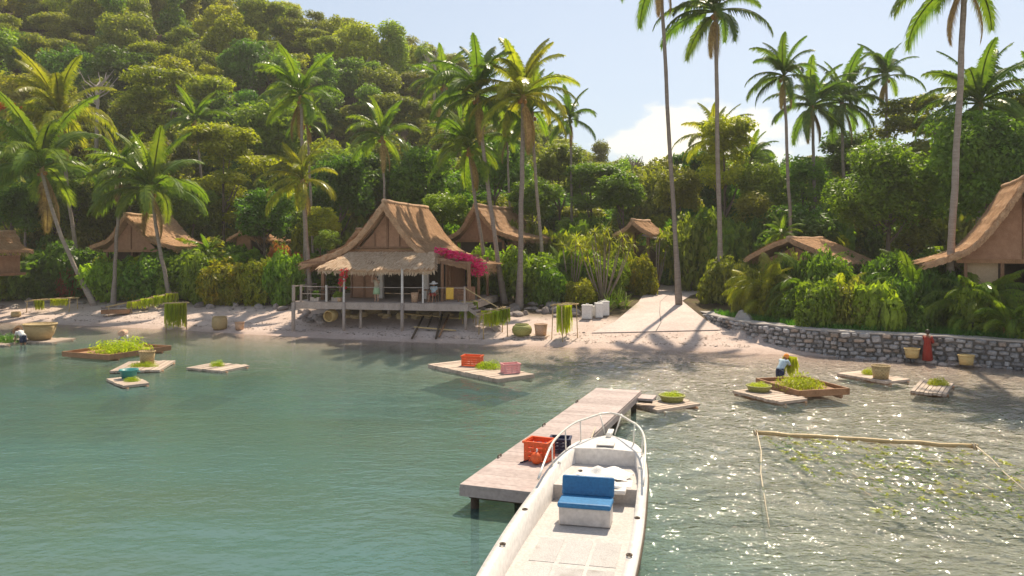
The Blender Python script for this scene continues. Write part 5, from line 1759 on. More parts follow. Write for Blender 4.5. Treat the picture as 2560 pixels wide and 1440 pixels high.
# ------------------------------------------------------------------ rafts
def raft(label, px, z=.12, mat='raft_wood', poles=11, box=False, ground=False, edge=.10):
    P = [on_ground(u, v) if ground else on_level(u, v, z) for u, v in px]      # left, front, right, back
    c = sum(P, Vector()) / 4
    ax = ((P[1] - P[0]) + (P[2] - P[3])) / 2; ay = ((P[3] - P[0]) + (P[2] - P[1])) / 2
    lx, ly = ax.length, ay.length
    # shared heading of both sides, taken square
    a1 = math.atan2(ax.y, ax.x); a2 = math.atan2(ay.y, ay.x) - math.pi / 2
    rz = (a1 * lx + a2 * ly) / (lx + ly)
    zz = c.z if ground else z
    root = thing('raft', label, 'raft', (c.x, c.y, zz), rz)
    rd = rng(int(abs(px[0][0])))
    w = lx / poles
    along_y = True
    for k in range(poles):
        x = -lx / 2 + (k + .5) * w
        e = rd.uniform(-.06, .06)
        Mesh().box((x, e * .5, -edge / 2 + rd.uniform(-.014, .012)), (w - .022, ly + e * 1.6, edge)).build('plank', M[mat], root)
    for y in (-ly * .36, ly * .36):
        Mesh().tube([(-lx / 2 - .05, y, -edge - .06), (lx / 2 + .05, y, -edge - .06)], .085, 8).build('cross_pole', M['raft_brown'], root, True)
    if box:
        for s in (-1, 1):
            Mesh().box((0, s * (ly / 2 + .03), .02), (lx + .16, .07, .26)).build('side_board', M['raft_brown'], root)
            Mesh().box((s * (lx / 2 + .03), 0, .02), (.07, ly - .01, .26)).build('side_board', M['raft_brown'], root)
    return root, lx, ly, rz

raft('broad raft with raised brown sides and a heap of seaweed, worker behind it', [(206, 884), (268, 898), (382, 873), (318, 860)], .2, 'raft_brown', 9, True)
raft('raft carrying a woven basket, in front of the raised brown raft', [(294, 924), (405, 927), (427, 901), (312, 903)], .13, 'raft_wood', 10)
raft('small raft holding a teal tub, lowest of the left rafts', [(271, 945), (304, 967), (376, 956), (332, 940)], .12, 'raft_wood', 7)
raft('pale bare raft with one tuft of seaweed, standing apart on the left', [(480, 917), (560, 930), (605, 912), (540, 905)], .12, 'raft_wood', 9)
raft('low raft under the big bowl basket at the far left', [(78, 853), (132, 857), (163, 847), (106, 842)], .10, 'raft_wood', 8)
raft('large log raft with orange and pink crates in the middle of the bay', [(1080, 910), (1247, 951), (1318, 934), (1165, 899)], .16, 'raft_wood', 16, False, False, .20)
raft('raft with a round seaweed basket, floating beside the end of the jetty', [(1590, 1010), (1641, 1028), (1746, 1007), (1690, 993)], .12, 'raft_wood', 8)
raft('raft with a round seaweed basket, left of the raised one where a worker leans', [(1840, 977), (1957, 1008), (2002, 995), (1905, 968)], .13, 'raft_wood', 12)
raft('raised brown sided raft heaped with seaweed beside the leaning worker', [(1924, 958), (1990, 988), (2090, 978), (2010, 945)], .18, 'raft_brown', 9, True)
raft('raft with an upright woven basket nearest the stone wall', [(2104, 933), (2219, 956), (2260, 947), (2149, 924)], .12, 'raft_wood', 10)
raft('small raft with a seaweed tuft furthest to the right', [(2283, 977), (2370, 986), (2379, 957), (2297, 948)], .12, 'raft_wood', 8)
raft('flat board raft pulled up on the sand under a green pot', [(1279, 843), (1362, 848), (1384, 832), (1300, 824)], .1, 'raft_wood', 8, ground=True)
raft('low green laden raft cut by the left edge of the view', [(-30, 858), (18, 864), (42, 850), (0, 843)], .12, 'raft_wood', 8)

seaweed('tall heap of bright seaweed on the raised brown raft at left', on_level(300, 880, .2), 3.3, 2.2, .75, 0, .2)
seaweed('flat seaweed spread in front of the woven basket on the left raft', on_level(358, 916, .13), 1.5, .8, .22, 1)
seaweed('small seaweed bunch beside the teal tub', on_level(330, 953, .12), .75, .55, .2, 2)
seaweed('single tuft of seaweed in the middle of the pale bare raft', on_level(542, 915, .12), .75, .7, .28, 0)
seaweed('dark green seaweed heap on the raft at the left edge', on_level(5, 855, .12), 2.4, 1.6, .45, 1, 0, 'seaweed_dark')
seaweed('mound of seaweed between the orange and pink crates', on_level(1222, 922, .16), 1.35, 1.1, .38, 2)
seaweed('yellow green strand of seaweed right beside the orange crate', on_level(1202, 918, .16), .6, .5, .2, 1)
seaweed('wide pile of seaweed on the raft where the worker leans', on_level(1998, 970, .2), 2.2, 1.9, .55, 0, .5)
seaweed('seaweed lump left of the upright basket near the stone wall', on_level(2170, 936, .12), .6, .6, .28, 1)
seaweed('seaweed tuft on the right hand raft', on_level(2345, 962, .12), .95, .75, .30, 2)
def seaweed_basket(label, u, v, z, r):
    p = on_level(u, v, z)
    basket('shallow round ' + label, p, r, .22, 'basket_green', 'straight')
    seaweed('seaweed filling the shallow round ' + label, p + Vector((0, 0, .14)), r * 1.8, r * 1.8, .22, 0)
seaweed_basket('basket on the raft next to the jetty end', 1680, 1003, .12, .47)
seaweed_basket('basket on the raft left of the leaning worker', 1897, 978, .13, .48)

basket('upright woven basket standing on the left raft', on_level(368, 910, .13), .37, .62, 'basket', 'straight')
basket('big wide bowl shaped woven basket on the low raft at far left', on_level(100, 849, .10), .92, .95, 'basket', 'bowl')
basket('upright woven basket on the raft near the stone wall', on_level(2202, 946, .12), .38, .55, 'basket', 'straight')
basket('round barrel basket alone on the open sand', on_ground(549, 823), .52, .85, 'basket', 'barrel')
basket('small tan basket on the sand right of the barrel basket', on_ground(599, 824), .32, .5, 'basket_tan', 'straight')
basket('small basket on the sand at the far left below the drying rack', on_ground(40, 792), .36, .38, 'basket', 'barrel')
basket('squat green pot shaped basket on the beached board', on_ground(1305, 841) + Vector((0, 0, .02)), .62, .72, 'basket_green', 'pot')
basket('tan straight sided basket on the beached board', on_ground(1352, 841) + Vector((0, 0, .02)), .40, .72, 'basket_tan', 'straight')
basket('yellow basket left of the red robed person at the wall', Vector((20.1, 40.2, .25)), .36, .45, 'basket_yellow', 'straight')
basket('yellow basket right of the red robed person at the wall', Vector((22.0, 38.75, .12)), .36, .45, 'basket_yellow', 'straight')
def hung_barrel():
    o = basket('round tan barrel lying on its side under the deck', hw(2.5, .9, 1.25), .42, .7, 'basket_yellow', 'barrel', 'barrel')
    o.rotation_euler = (R(96), 0, R(-20)); o['category'] = 'barrel'
hung_barrel()
crate('orange plastic crate on the log raft', on_level(1181, 914, .16), (.92, .6, .46), 'orange', R(-15))
crate('pink plastic crate on the right end of the log raft', on_level(1276, 932, .16), (.78, .5, .40), 'pink', R(20))
def tub():
    p = on_level(322, 946, .12)
    root = thing('tub', 'teal plastic tub on the lowest left raft', 'tub', p, 0)
    Mesh().lathe([(0, .02), (.28, .02), (.36, .34), (.40, .36), (.40, .40), (.34, .39), (.27, .10), (0, .08)], n=18).build('body', M['teal'], root, True)
    for s in (-1, 1): Mesh().tube([(s * .38, -.08, .33), (s * .46, -.06, .28), (s * .46, .06, .28), (s * .38, .08, .33)], .016, 6).build('handle', M['teal'], root)
tub()

# white containers at the edge of the path
for i, (u, v, h, lab) in enumerate([(1468, 797, .95, 'square white container, nearest to the hut of the four'), (1489, 791, .72, 'low white container half hidden between two taller ones'),
                                    (1497, 794, 1.0, 'white container in the middle of the row of four'), (1512, 789, 1.0, 'white container at the path end of the row')]):
    p = on_ground(u, v)
    root = thing('container', lab, 'container', p, R(-15 + 9 * i), 'white containers by the path')
    w = .66 if i == 0 else .5
    Mesh().box((0, 0, h * .46), (w, .48, h * .9)).build('body', M['white_plastic'], root, bevel=.03)
    Mesh().box((0, 0, h * .95), (w + .04, .52, h * .08)).build('lid', M['white_plastic'], root, bevel=.02)
    Mesh().tube([(-.1, 0, h * .99), (-.08, 0, h * .99 + .08), (.08, 0, h * .99 + .08), (.1, 0, h * .99)], .014, 6).build('handle', M['white_plastic'], root)

# ------------------------------------------------------------------ seaweed drying racks
HANG = []
def hang_mesh(seed, n):
    g = rng(seed)
    v = []
    for i in range(n):
        x = g.uniform(-.5, .5); y = g.uniform(-.14, .14); l = g.uniform(.5, 1.0); w = g.uniform(.014, .032)
        a = g.uniform(0, 3.1)
        sx, sy = math.cos(a) * w, math.sin(a) * w
        ex, ey = x + g.uniform(-.12, .12), y + g.uniform(-.1, .1)
        v += [(x - sx, y - sy, 0), (x + sx, y + sy, 0), (ex + sx * .6, ey + sy * .6, -l), (ex - sx * .6, ey - sy * .6, -l)]
    return array_mesh('hanging_seaweed', v, 4)
HANG = [hang_mesh(1, 170), hang_mesh(2, 170)]
def rack(label, a, b, depth, h0, h1, legs, hangs, mat='bamboo', splay=.12):
    """long pole rack between ground points a and b"""
    a, b = Vector(a), Vector(b)
    root = thing('drying_rack', label, 'drying rack', a, math.atan2((b - a).y, (b - a).x))
    L_ = Vector((b.x - a.x, b.y - a.y)).length
    dz = b.z - a.z
    rd = rng(int(L_ * 100))
    for s in (-1, 1):
        Mesh().tube([(-.2, s * depth / 2, h0 + rd.uniform(-.03, .03)), (L_ + .2, s * depth / 2, h1 + dz + rd.uniform(-.03, .03))], .04, 7).build('rail', M[mat], root, True)
        for k in range(legs):
            t = k / (legs - 1)
            Mesh().tube([(t * L_, s * (depth / 2 + splay), dz * t - .15), (t * L_, s * depth / 2, h0 + (h1 + dz - h0) * t + .05)], .032, 6).build('leg', M[mat], root, True)
    n = max(4, int(L_ / .45))
    for k in range(n):
        t = (k + .5) / n
        Mesh().tube([(t * L_, -depth / 2 - .06, h0 + (h1 + dz - h0) * t + .05), (t * L_ + rd.uniform(-.1, .1), depth / 2 + .06, h0 + (h1 + dz - h0) * t + .05)], .022, 6).build('cross_stick', M[mat], root, True)
    for i, (t, y, w, l) in enumerate(hangs):
        child('hanging_seaweed', with_mat(HANG[i % 2], M['seaweed_hung']), root, (t * L_, y * depth / 2, h0 + (h1 + dz - h0) * t), (0, 0, 0), (w, 1.2, l))
    return root
a = on_ground(78, 778); b = on_ground(168, 783)
rack('pole drying rack at the far left of the beach with two seaweed bunches', a, b + Vector((0, .9, .0)), .8, .85, 1.15, 2, [(.28, -1, .7, .85), (.75, -1, 1.4, .6)])
a = on_ground(272, 788); b = on_ground(404, 783)
rack('long slanting rack with green seaweed curtain in front of the left hedge', a, b + Vector((0, 2.4, 0)), .9, .62, 1.45, 4, [(.40, -1, 1.2, .6), (.6, -1, 1.2, .7), (.8, -1, 1.2, .75), (.95, -1, .9, .8)])
def trough():
    p = on_ground(293, 787)
    root = thing('trough', 'brown wooden trough at the low end of the slanting rack', 'trough', p + Vector((0, -.2, .12)), R(18))
    Mesh().box((0, 0, .03), (1.9, .7, .06)).build('base', M['raft_brown'], root)
    for s in (-1, 1):
        Mesh().box((0, s * .36, .15), (1.9, .05, .28)).build('side', M['raft_brown'], root)
        Mesh().box((s * .96, 0, .15), (.05, .66, .28)).build('end', M['raft_brown'], root)
trough()
a = on_ground(415, 828); b = on_ground(458, 826)
rack('tall frame at the water edge hung with long bright seaweed', a, b + Vector((0, .5, 0)), .7, 1.9, 1.9, 2, [(.25, -1, .8, 1.7), (.7, -1, .8, 1.7), (.5, 1, 1.0, 1.8), (.3, .2, .8, 1.3)])
a = on_ground(1160, 812); b = on_ground(1186, 812)
rack('narrow frame of seaweed at the right end of the deck', a, b + Vector((0, .3, 0)), .5, 1.5, 1.5, 2, [(.5, -1, .95, 1.1), (.4, 1, .9, 1.2)])
a = on_ground(1203, 842); b = on_ground(1262, 842)
rack('table like rack draped with seaweed below the stairs', a, b + Vector((0, .6, 0)), 1.0, 1.35, 1.75, 2, [(.3, -1, .8, .85), (.65, -1, .9, .95), (.9, -1, .6, .9), (.5, 1, 1.2, .8)])
a = on_ground(1393, 852); b = on_ground(1432, 848)
rack('rack with a tall seaweed bunch on the sand left of the path', a, b + Vector((0, .6, 0)), .7, 2.1, 2.1, 2, [(.35, -1, .6, 1.7), (.5, 0, .9, 1.4), (.7, 1, .8, 1.9)])
# log slipway in front of the deck
def slip():
    root = thing('slipway', 'slipway of dark logs and pale cross poles in front of the deck', 'slipway', on_ground(1085, 830), R(-11))
    o = root.location
    def lg(u0, v0, u1, v1, r, mt, lift=0.0, name='log'):
        p = on_ground(u0, v0) + Vector((0, 0, lift)); q = on_ground(u1, v1) + Vector((0, 0, lift * .4))
        m = root.rotation_euler.to_matrix().inverted()
        Mesh().tube([m @ (p - o), m @ (p.lerp(q, .5) - o), m @ (q - o)], [r, r * 1.1, r * .9], 8).build(name, M[mt], root, True)
    lg(1058, 802, 1030, 850, .07, 'wood_dark', .28); lg(1082, 798, 1068, 824, .06, 'wood_dark', .28)
    lg(1105, 798, 1090, 850, .08, 'wood_dark', .28); lg(1122, 798, 1098, 846, .07, 'raft_brown', .28)
    lg(1010, 800, 1152, 803, .06, 'bamboo', .42, 'cross_pole'); lg(1035, 827, 1140, 830, .05, 'bamboo', .24, 'cross_pole')
slip()

# ------------------------------------------------------------------ jetty
JA = Vector((-1.17, 17.94, 0)); JR = R(-19.9)
def jetty():
    root = thing('jetty', 'long pale wooden jetty running out from the boat towards the beach', 'jetty', JA, JR)
    L_, W_ = 12.7, 1.68
    rd = rng(3)
    n = 42
    for k in range(n):
        y = (k + .5) * L_ / n
        Mesh().box((W_ / 2, y, .567 + rd.uniform(-.0015, .0015)), (W_, L_ / n - .005, .06)).build('deck_board', M['jetty_deck'], root)
    for x in (.03, W_ - .03):
        Mesh().box((x, L_ / 2, .435), (.09, L_ - .02, .20)).build('side_beam', M['jetty_deck'], root)
    for y in (.05, L_ - .05):
        Mesh().box((W_ / 2, y, .433), (W_ - .16, .09, .20)).build('end_beam', M['jetty_deck'], root)
    for y in (.35, 3.3, 6.3, 9.3, 12.3):
        for x in (.22, W_ - .2):
            Mesh().tube([(x, y, -3.4), (x, y, .53)], .10, 10).build('pile', M['wood_dark'], root, True)
        Mesh().bar((.1, y, .28), (W_ - .1, y, .28), .12, .14).build('cross_beam', M['wood_dark'], root)
    Mesh().box((W_ + .30, L_ - .45, .44), (.55, .8, .08)).build('step_board', M['jetty_deck'], root)
    for y in (L_ - .8, L_ - .1):
        Mesh().bar((W_ + .05, y, .36), (W_ + .55, y, .36), .07, .08).build('bracket', M['wood_dark'], root)
    mb = Mesh()
    for k in range(3):
        y = 2.4 + k * 3.7
        root_c = Mesh().tube([(.04, y - .12, .60), (.04, y - .1, .66), (.04, y + .1, .66), (.04, y + .12, .60)], .018, 6).build('cleat', M['wood_dark'], root)
jetty()

# things on the jetty by the boat
def jw(x, y, z): return Matrix.Translation(JA) @ Matrix.Rotation(JR, 4, 'Z') @ Vector((x, y, z))
TOP = .60
crate('orange plastic crate standing on the jetty beside the boat', jw(1.05, 2.55, TOP), (.62, .55, .46), 'orange', R(-24))
crate('dark navy crate behind the orange crate on the jetty', jw(1.33, 3.45, TOP), (.5, .42, .34), 'navy', R(-10))
def bag():
    root = thing('bag', 'dark blue bag slumped behind the orange crate on the jetty', 'bag', jw(.82, 3.25, TOP), 0)
    Mesh().lathe([(0, .01), (.2, .01), (.24, .1), (.2, .22), (.1, .28), (0, .29)], n=12).build('body', M['navy'], root, True)
    Mesh().tube([(-.1, 0, .25), (-.06, 0, .38), (.06, 0, .38), (.1, 0, .25)], .015, 6).build('handle', M['white_cloth'], root)
bag()
tag(Mesh().tube([jw(.72, 2.05, TOP + .02), jw(.80, 2.2, TOP + .02), jw(.86, 2.35, TOP + .025), jw(.98, 2.25, TOP + .03)], .018, 6).build('rope', M['navy']), 'short dark rope end lying in front of the orange crate', 'rope')
def buoy():
    root = thing('buoy', 'round orange float leaning on the front of the orange crate', 'buoy', jw(1.12, 2.1, TOP + .15), 0)
    Mesh().lathe([(0, -.15), (.09, -.12), (.145, -.03), (.15, .02), (.11, .11), (.03, .15), (0, .16)], n=16).build('body', M['orange'], root, True)
    Mesh().tube([(0, 0, .15), (.02, 0, .2), (0, 0, .23)], .02, 6).build('eye', M['white_plastic'], root)
buoy()

# ------------------------------------------------------------------ boat
def boat():
    root = thing('motorboat', 'white open motorboat with bow rail moored beside the jetty', 'boat', (1.37, 15.4, 0), R(-13.0))
    # stations along y: half beam, gunwale z, chine half beam, chine z, keel z
    ST = [(-4.6, 1.10, .86, .95, .05, -.18), (-3.0, 1.17, .86, 1.0, .04, -.22), (-1.0, 1.18, .88, 1.0, .04, -.25), (1.0, 1.12, .92, .93, .08, -.22),
          (2.4, 1.06, .98, .80, .18, -.12), (3.5, .92, 1.04, .60, .34, .06), (4.25, .66, 1.10, .36, .56, .32), (4.75, .10, 1.14, .05, .82, .72)]
    # smooth the stations
    fine = []
    for i in range(len(ST) - 1):
        p0 = ST[max(0, i - 1)]; p1 = ST[i]; p2 = ST[i + 1]; p3 = ST[min(len(ST) - 1, i + 2)]
        for k in range(5):
            t = k / 5
            fine.append(tuple(.5 * ((2 * b) + (c - a) * t + (2 * a - 5 * b + 4 * c - d) * t * t + (3 * b - a - 3 * c + d) * t ** 3) for a, b, c, d in zip(p0, p1, p2, p3)))
    fine.append(ST[-1])
    vs, fs = [], []
    for y, hb, gz_, cb, cz, kz in fine:
        vs += [(-hb, y, gz_), (-(hb + cb) / 2 - .02, y, (gz_ + cz) / 2), (-cb, y, cz), (0, y, kz), (cb, y, cz), ((hb + cb) / 2 + .02, y, (gz_ + cz) / 2), (hb, y, gz_)]
    for j in range(len(fine) - 1):
        for i in range(6):
            fs.append((j * 7 + i, j * 7 + i + 1, (j + 1) * 7 + i + 1, (j + 1) * 7 + i))
    fs.append((0, 1, 2, 3, 4, 5, 6))
    hull = Mesh().add(vs, fs).build('hull', M['white'], root, True)
    # gunwale: wide flat rim with inner wall
    vs, fs = [], []
    inner = []
    for y, hb, gz_, cb, cz, kz in fine:
        if y > 4.55: continue
        ib = max(.02, hb - .17)
        inner.append((y, ib, gz_))
        vs += [(-hb - .025, y, gz_ - .05), (-hb - .02, y, gz_ + .03), (-ib, y, gz_ + .035), (-ib + .01, y, .42)]
    n4 = len(inner)
    for y, hb, gz_, cb, cz, kz in fine:
        if y > 4.55: continue
        ib = max(.02, hb - .17)
        vs += [(hb + .025, y, gz_ - .05), (hb + .02, y, gz_ + .03), (ib, y, gz_ + .035), (ib - .01, y, .42)]
    for s in (0, n4 * 4):
        for j in range(n4 - 1):
            for i in range(3):
                q = (s + j * 4 + i, s + j * 4 + i + 1, s + (j + 1) * 4 + i + 1, s + (j + 1) * 4 + i)
                fs.append(q if s == 0 else tuple(reversed(q)))
    Mesh().add(vs, fs).build('gunwale', M['white'], root, True)
    # cockpit sole
    vs, fs = [], []
    fl = [p for p in inner if p[0] < 3.6]
    for y, ib, gz_ in fl: vs += [(-ib, y, .43), (ib, y, .43)]
    for j in range(len(fl) - 1): fs.append((j * 2, j * 2 + 1, j * 2 + 3, j * 2 + 2))
    Mesh().add(vs, fs).build('sole', M['boat_floor'], root)
    # raised casting deck in the bow
    vs, fs = [], []
    fd = [p for p in inner if p[0] > 1.75]
    for y, ib, gz_ in fd: vs += [(-ib + .004, y, .74), (ib - .004, y, .74)]
    for j in range(len(fd) - 1): fs.append((j * 2, j * 2 + 1, j * 2 + 3, j * 2 + 2))
    b0 = fd[0]
    vs += [(-b0[1] + .004, b0[0], .43), (b0[1] - .004, b0[0], .43)]
    fs.append((0, len(vs) - 2, len(vs) - 1, 1))
    Mesh().add(vs, fs).build('bow_deck', M['boat_floor'], root)
    # fore deck cap with anchor locker hatch and roller
    vs, fs = [], []
    cap = [f for f in fine if f[0] >= 3.55]
    for y, hb, gz_, cb, cz, kz in cap: vs += [(-hb - .02, y, gz_ + .038), (0, y, gz_ + .075), (hb + .02, y, gz_ + .038)]
    for j in range(len(cap) - 1):
        for i in range(2): fs.append((j * 3 + i, j * 3 + i + 1, (j + 1) * 3 + i + 1, (j + 1) * 3 + i))
    n = len(vs)
    y0 = cap[0]
    vs += [(-y0[1] + .14, y0[0], .74), (y0[1] - .14, y0[0], .74)]
    fs.append((0, 1, 2, n + 1, n))
    Mesh().add(vs, fs).build('fore_deck', M['white'], root)
    Mesh().box((0, 3.95, 1.175), (.42, .36, .03)).build('locker_hatch', M['boat_floor'], root, bevel=.01)
    Mesh().box((0, 4.95, 1.22), (.14, .55, .05)).build('anchor_roller', M['chrome'], root)
    Mesh().lathe([(0, 0), (.07, 0), (.07, .08), (.04, .12), (0, .13)], (0, 4.55, 1.19), 10).build('windlass', M['chrome'], root, True)
    # bow rail: one bent tube with stanchions, pulpit overhanging the stem
    def rail(side):
        pts = []
        for y, hb, gz_, cb, cz, kz in fine:
            if y < .7 or y > 4.8: continue
            t = (y - .7) / 4.1
            pts.append((side * (hb - .05 + .06 * t), y, gz_ + .04 + .50 * min(1, t * 2.4) ** .7))
        return pts
    lf, rt = rail(-1), rail(1)
    tip = [(-.28, 5.12, 1.68), (0, 5.22, 1.70), (.28, 5.12, 1.68)]
    lf = [p for p in lf if p[1] < 4.5]; rt = [p for p in rt if p[1] < 4.5]
    pts = lf + tip + rt[::-1]
    # smooth
    for _ in range(2):
        pts = [pts[0]] + [tuple((a + 2 * b + c) / 4 for a, b, c in zip(pts[i - 1], pts[i], pts[i + 1])) for i in range(1, len(pts) - 1)] + [pts[-1]]
    Mesh().tube(pts, .026, 8).build('bow_rail', M['chrome'], root, True)
    for k in (.35, .62, .9):
        for sp_, s in ((lf, -1), (rt, 1)):
            q = sp_[int(k * (len(sp_) - 1))]
            Mesh().tube([q, (q[0] - s * .02, q[1] - .05, q[2] - .5 * min(1, ((q[1] - .7) / 4.1) * 2.4) ** .7)], .018, 6).build('stanchion', M['chrome'], root, True)
    for s in (-1, 1): Mesh().tube([(s * .28, 5.08, 1.67), (s * .12, 4.85, 1.18)], .018, 6).build('stanchion', M['chrome'], root, True)
    # side coaming step and blue bench
    bs = thing('bench', None, None, (0, 0, 0)); bs.parent = root
    Mesh().box((-.02, .55, .62), (1.02, .52, .36)).build('bench_base', M['white'], bs, bevel=.03)
    Mesh().box((-.02, .50, .85), (1.06, .56, .11)).build('seat_cushion', M['blue'], bs, bevel=.04)
    Mesh().box((-.02, .88, 1.06), (1.06, .12, .40), rot=Matrix.Rotation(R(-12), 3, 'X')).build('backrest_cushion', M['blue'], bs, bevel=.04)
    # bow seat along the break of the deck
    Mesh().box((0, 1.72, .76), (1.35, .34, .10)).build('bow_step', M['white'], root, bevel=.03)
    for s in (-1, 1): Mesh().lathe([(0, 0), (.04, 0), (.045, .02), (.03, .06), (0, .065)], (s * .9, 2.55, 1.01), 8).build('cleat', M['chrome'], root, True)
    # dark rubbing strake along the sheer, anti-slip panels, rod holders, drain seams
    for s in (-1, 1):
        Mesh().tube([(s * (p[1] + .03), p[0], p[2] - .07) for p in fine if p[0] < 4.5], .028, 6).build('rubbing_strake', M['wood_dark'], root, True)
    for x in (-.52, .02, .55):
        for y in (-3.6, -2.3, -1.0):
            Mesh().box((x, y, .434), (.46, 1.12, .008)).build('deck_panel', M['boat_panel'], root)
    for s in (-1, 1):
        for y in (-2.2, -.4, 1.0): Mesh().lathe([(.055, 0), (.055, .02), (.03, .022), (.03, 0)], (s * 1.06, y, .92), 10).build('rod_holder', M['wood_dark'], root)
        Mesh().box((s * .45, 2.35, .745), (.62, .7, .01)).build('deck_hatch', M['white'], root)
    return root
BOAT = boat()
BM = Matrix.Translation((1.37, 15.4, 0)) @ Matrix.Rotation(R(-13), 4, 'Z')
def sheet(label, loc, sx, sy, h, seed, mat='white_cloth'):
    g = rng(seed)
    n = 14
    vs = []
    for j in range(n + 1):
        for i in range(n + 1):
            u, v = i / n * 2 - 1, j / n * 2 - 1
            e = max(0, 1 - (u * u + v * v) * .55)
            z = h * e * (.5 + .5 * math.sin(u * 5 + seed) * math.cos(v * 4 + seed * 2)) + h * .25 * e + g.uniform(0, .015)
            vs.append((u * sx / 2 * (1 + .12 * math.sin(v * 6 + seed)), v * sy / 2 * (1 + .15 * math.sin(u * 5)), z + .006))
    fs = [(j * (n + 1) + i, j * (n + 1) + i + 1, (j + 1) * (n + 1) + i + 1, (j + 1) * (n + 1) + i) for j in range(n) for i in range(n)]
    o = Mesh().add(vs, fs).build('cloth', M[mat], None, True)
    o.location = loc; o.rotation_euler = (0, 0, R(-13))
    return tag(o, label, 'cloth')
sheet('crumpled white cloth lying on the raised bow deck of the boat', BM @ Vector((.1, 2.75, .745)), 1.15, .75, .17, 3)
sheet('white towel bundled on the bow step of the boat', BM @ Vector((.05, 1.75, .815)), 1.0, .3, .12, 5)
tag(Mesh().tube([BM @ Vector((-.1, 4.7, 1.2)), BM @ Vector((-.5, 4.7, .95)), jw(1.6, 6.1, .68)], .014, 6).build('rope', M['rope']), 'mooring rope from the boat bow to the jetty edge', 'rope')

# ------------------------------------------------------------------ floating seaweed line in the right foreground
def farm():
    a = on_level(1885, 1082, .04); b = on_level(2446, 1117, .04)
    root = thing('seaweed_line', 'bamboo boom floating in the right foreground with lines of growing seaweed', 'seaweed line', a, 0)
    d = b - a
    pts = [d * (k / 12) + Vector((0, .03 * math.sin(k * 1.7), .015 * math.sin(k * 2.3))) for k in range(13)]
    Mesh().tube(pts, [.062 * (1.12 if k % 2 else 1) for k in range(13)], 9).build('boom', M['bamboo'], root, True)
    def rope(p, u, v, r=.013):
        q = on_level(u, v, .03) - a
        Mesh().tube([p, p.lerp(q, .33) + Vector((.05, 0, -.01)), p.lerp(q, .66) + Vector((-.04, 0, .0)), q + (q - p) * .25], r, 6).build('rope', M['rope'], root, True)
    rope(d * .012 + Vector((0, -.06, .03)), 1915, 1255); rope(d * .985 + Vector((0, -.06, .03)), 2560, 1222)
    for t in (.012, .985):
        Mesh().tube([d * t + Vector((math.cos(k) * .02 - .08 + k * .012, math.cos(k * 1.05) * .09, math.sin(k * 1.05) * .09)) for k in range(13)], .02, 6).build('lashing', M['rope'], root, True)
    rd = rng(8)
    strands = []
    for k in range(17):
        t = .04 + .92 * k / 16
        p = d * t
        e = p + Vector((.02 * k - .1 + d.x * .02, -6.5 - rd.uniform(0, .8), 0))
        p = p + Vector((0, 0, -.04)); e = e + Vector((0, 0, -.07))
        Mesh().tube([p, p.lerp(e, .5) + Vector((rd.uniform(-.06, .06), 0, -.02)), e], .008, 5).build('line', M['rope'], root)
        for q in range(34):
            s = rd.uniform(.03, 1)
            dens = .35 + .65 * math.sin(t * 7 + s * 3.2) ** 2
            if rd.random() > dens: continue
            c = p.lerp(e, s)
            for m_ in range(9):
                an = rd.uniform(0, 6.28); l = rd.uniform(.06, .17)
                v1 = c + Vector((math.cos(an) * l, math.sin(an) * l, rd.uniform(-.05, .035)))
                strands.append((c + Vector((0, 0, rd.uniform(-.02, .02))), v1, Vector((-math.sin(an), math.cos(an), rd.uniform(-.4, .4)))))
    for k in range(9):
        t0 = d * .03 + Vector((0, -.7 * (k + 1), -.07)); t1 = d * .97 + Vector((.9 * k / 9, -.7 * (k + 1), -.07))
        Mesh().tube([t0, t0.lerp(t1, .5) + Vector((0, rd.uniform(-.08, .08), -.02)), t1], .009, 5).build('line', M['rope'], root)
    me = array_mesh('seaweed_tufts', straw_quads(strands, .04), 4)
    o = link_mesh('seaweed_tufts', me, M['seaweed'], root)
    tag(o, kind='stuff')
farm()

# ------------------------------------------------------------------ flowers
def blossoms(name, label, cat, path, n, size, mat, seed, spread, leafy='leaf_lime'):
    g = rng(seed)
    root = thing(name, label, cat, path[0], 0)
    o = Vector(path[0])
    P = []
    lf = []
    for k in range(n):
        s = g.random() * (len(path) - 1); a = int(s)
        c = Vector(path[a]).lerp(Vector(path[a + 1]), s - a) - o
        c += Vector((g.gauss(0, spread), g.gauss(0, spread), g.gauss(0, spread * .55) + spread * .4))
        for m_ in range(3):
            an = g.uniform(0, 6.28); el = g.uniform(-.3, 1.3)
            d = Vector((math.cos(an) * math.cos(el), math.sin(an) * math.cos(el), math.sin(el)))
            P.append((c, c + d * size * g.uniform(.7, 1.2), d.orthogonal().normalized()))
        if g.random() < .30:
            d = Vector((g.gauss(0, 1), g.gauss(0, 1), g.gauss(0, .6))).normalized()
            lf.append((c - d * .05, c + d * size * 1.2, d.orthogonal().normalized()))
    me = array_mesh('blossoms', straw_quads(P, size * .9), 4); me.materials.append(M[mat]); link_mesh('blossoms', me, None, root)
    me = array_mesh('leaves', straw_quads(lf, size * .6), 4); me.materials.append(M[leafy]); link_mesh('leaves', me, None, root)
    mb = Mesh().tube([Vector(p) - o + Vector((0, 0, -.03)) for p in path], .025, 6).build('vine', M['bark'], root)
    return root
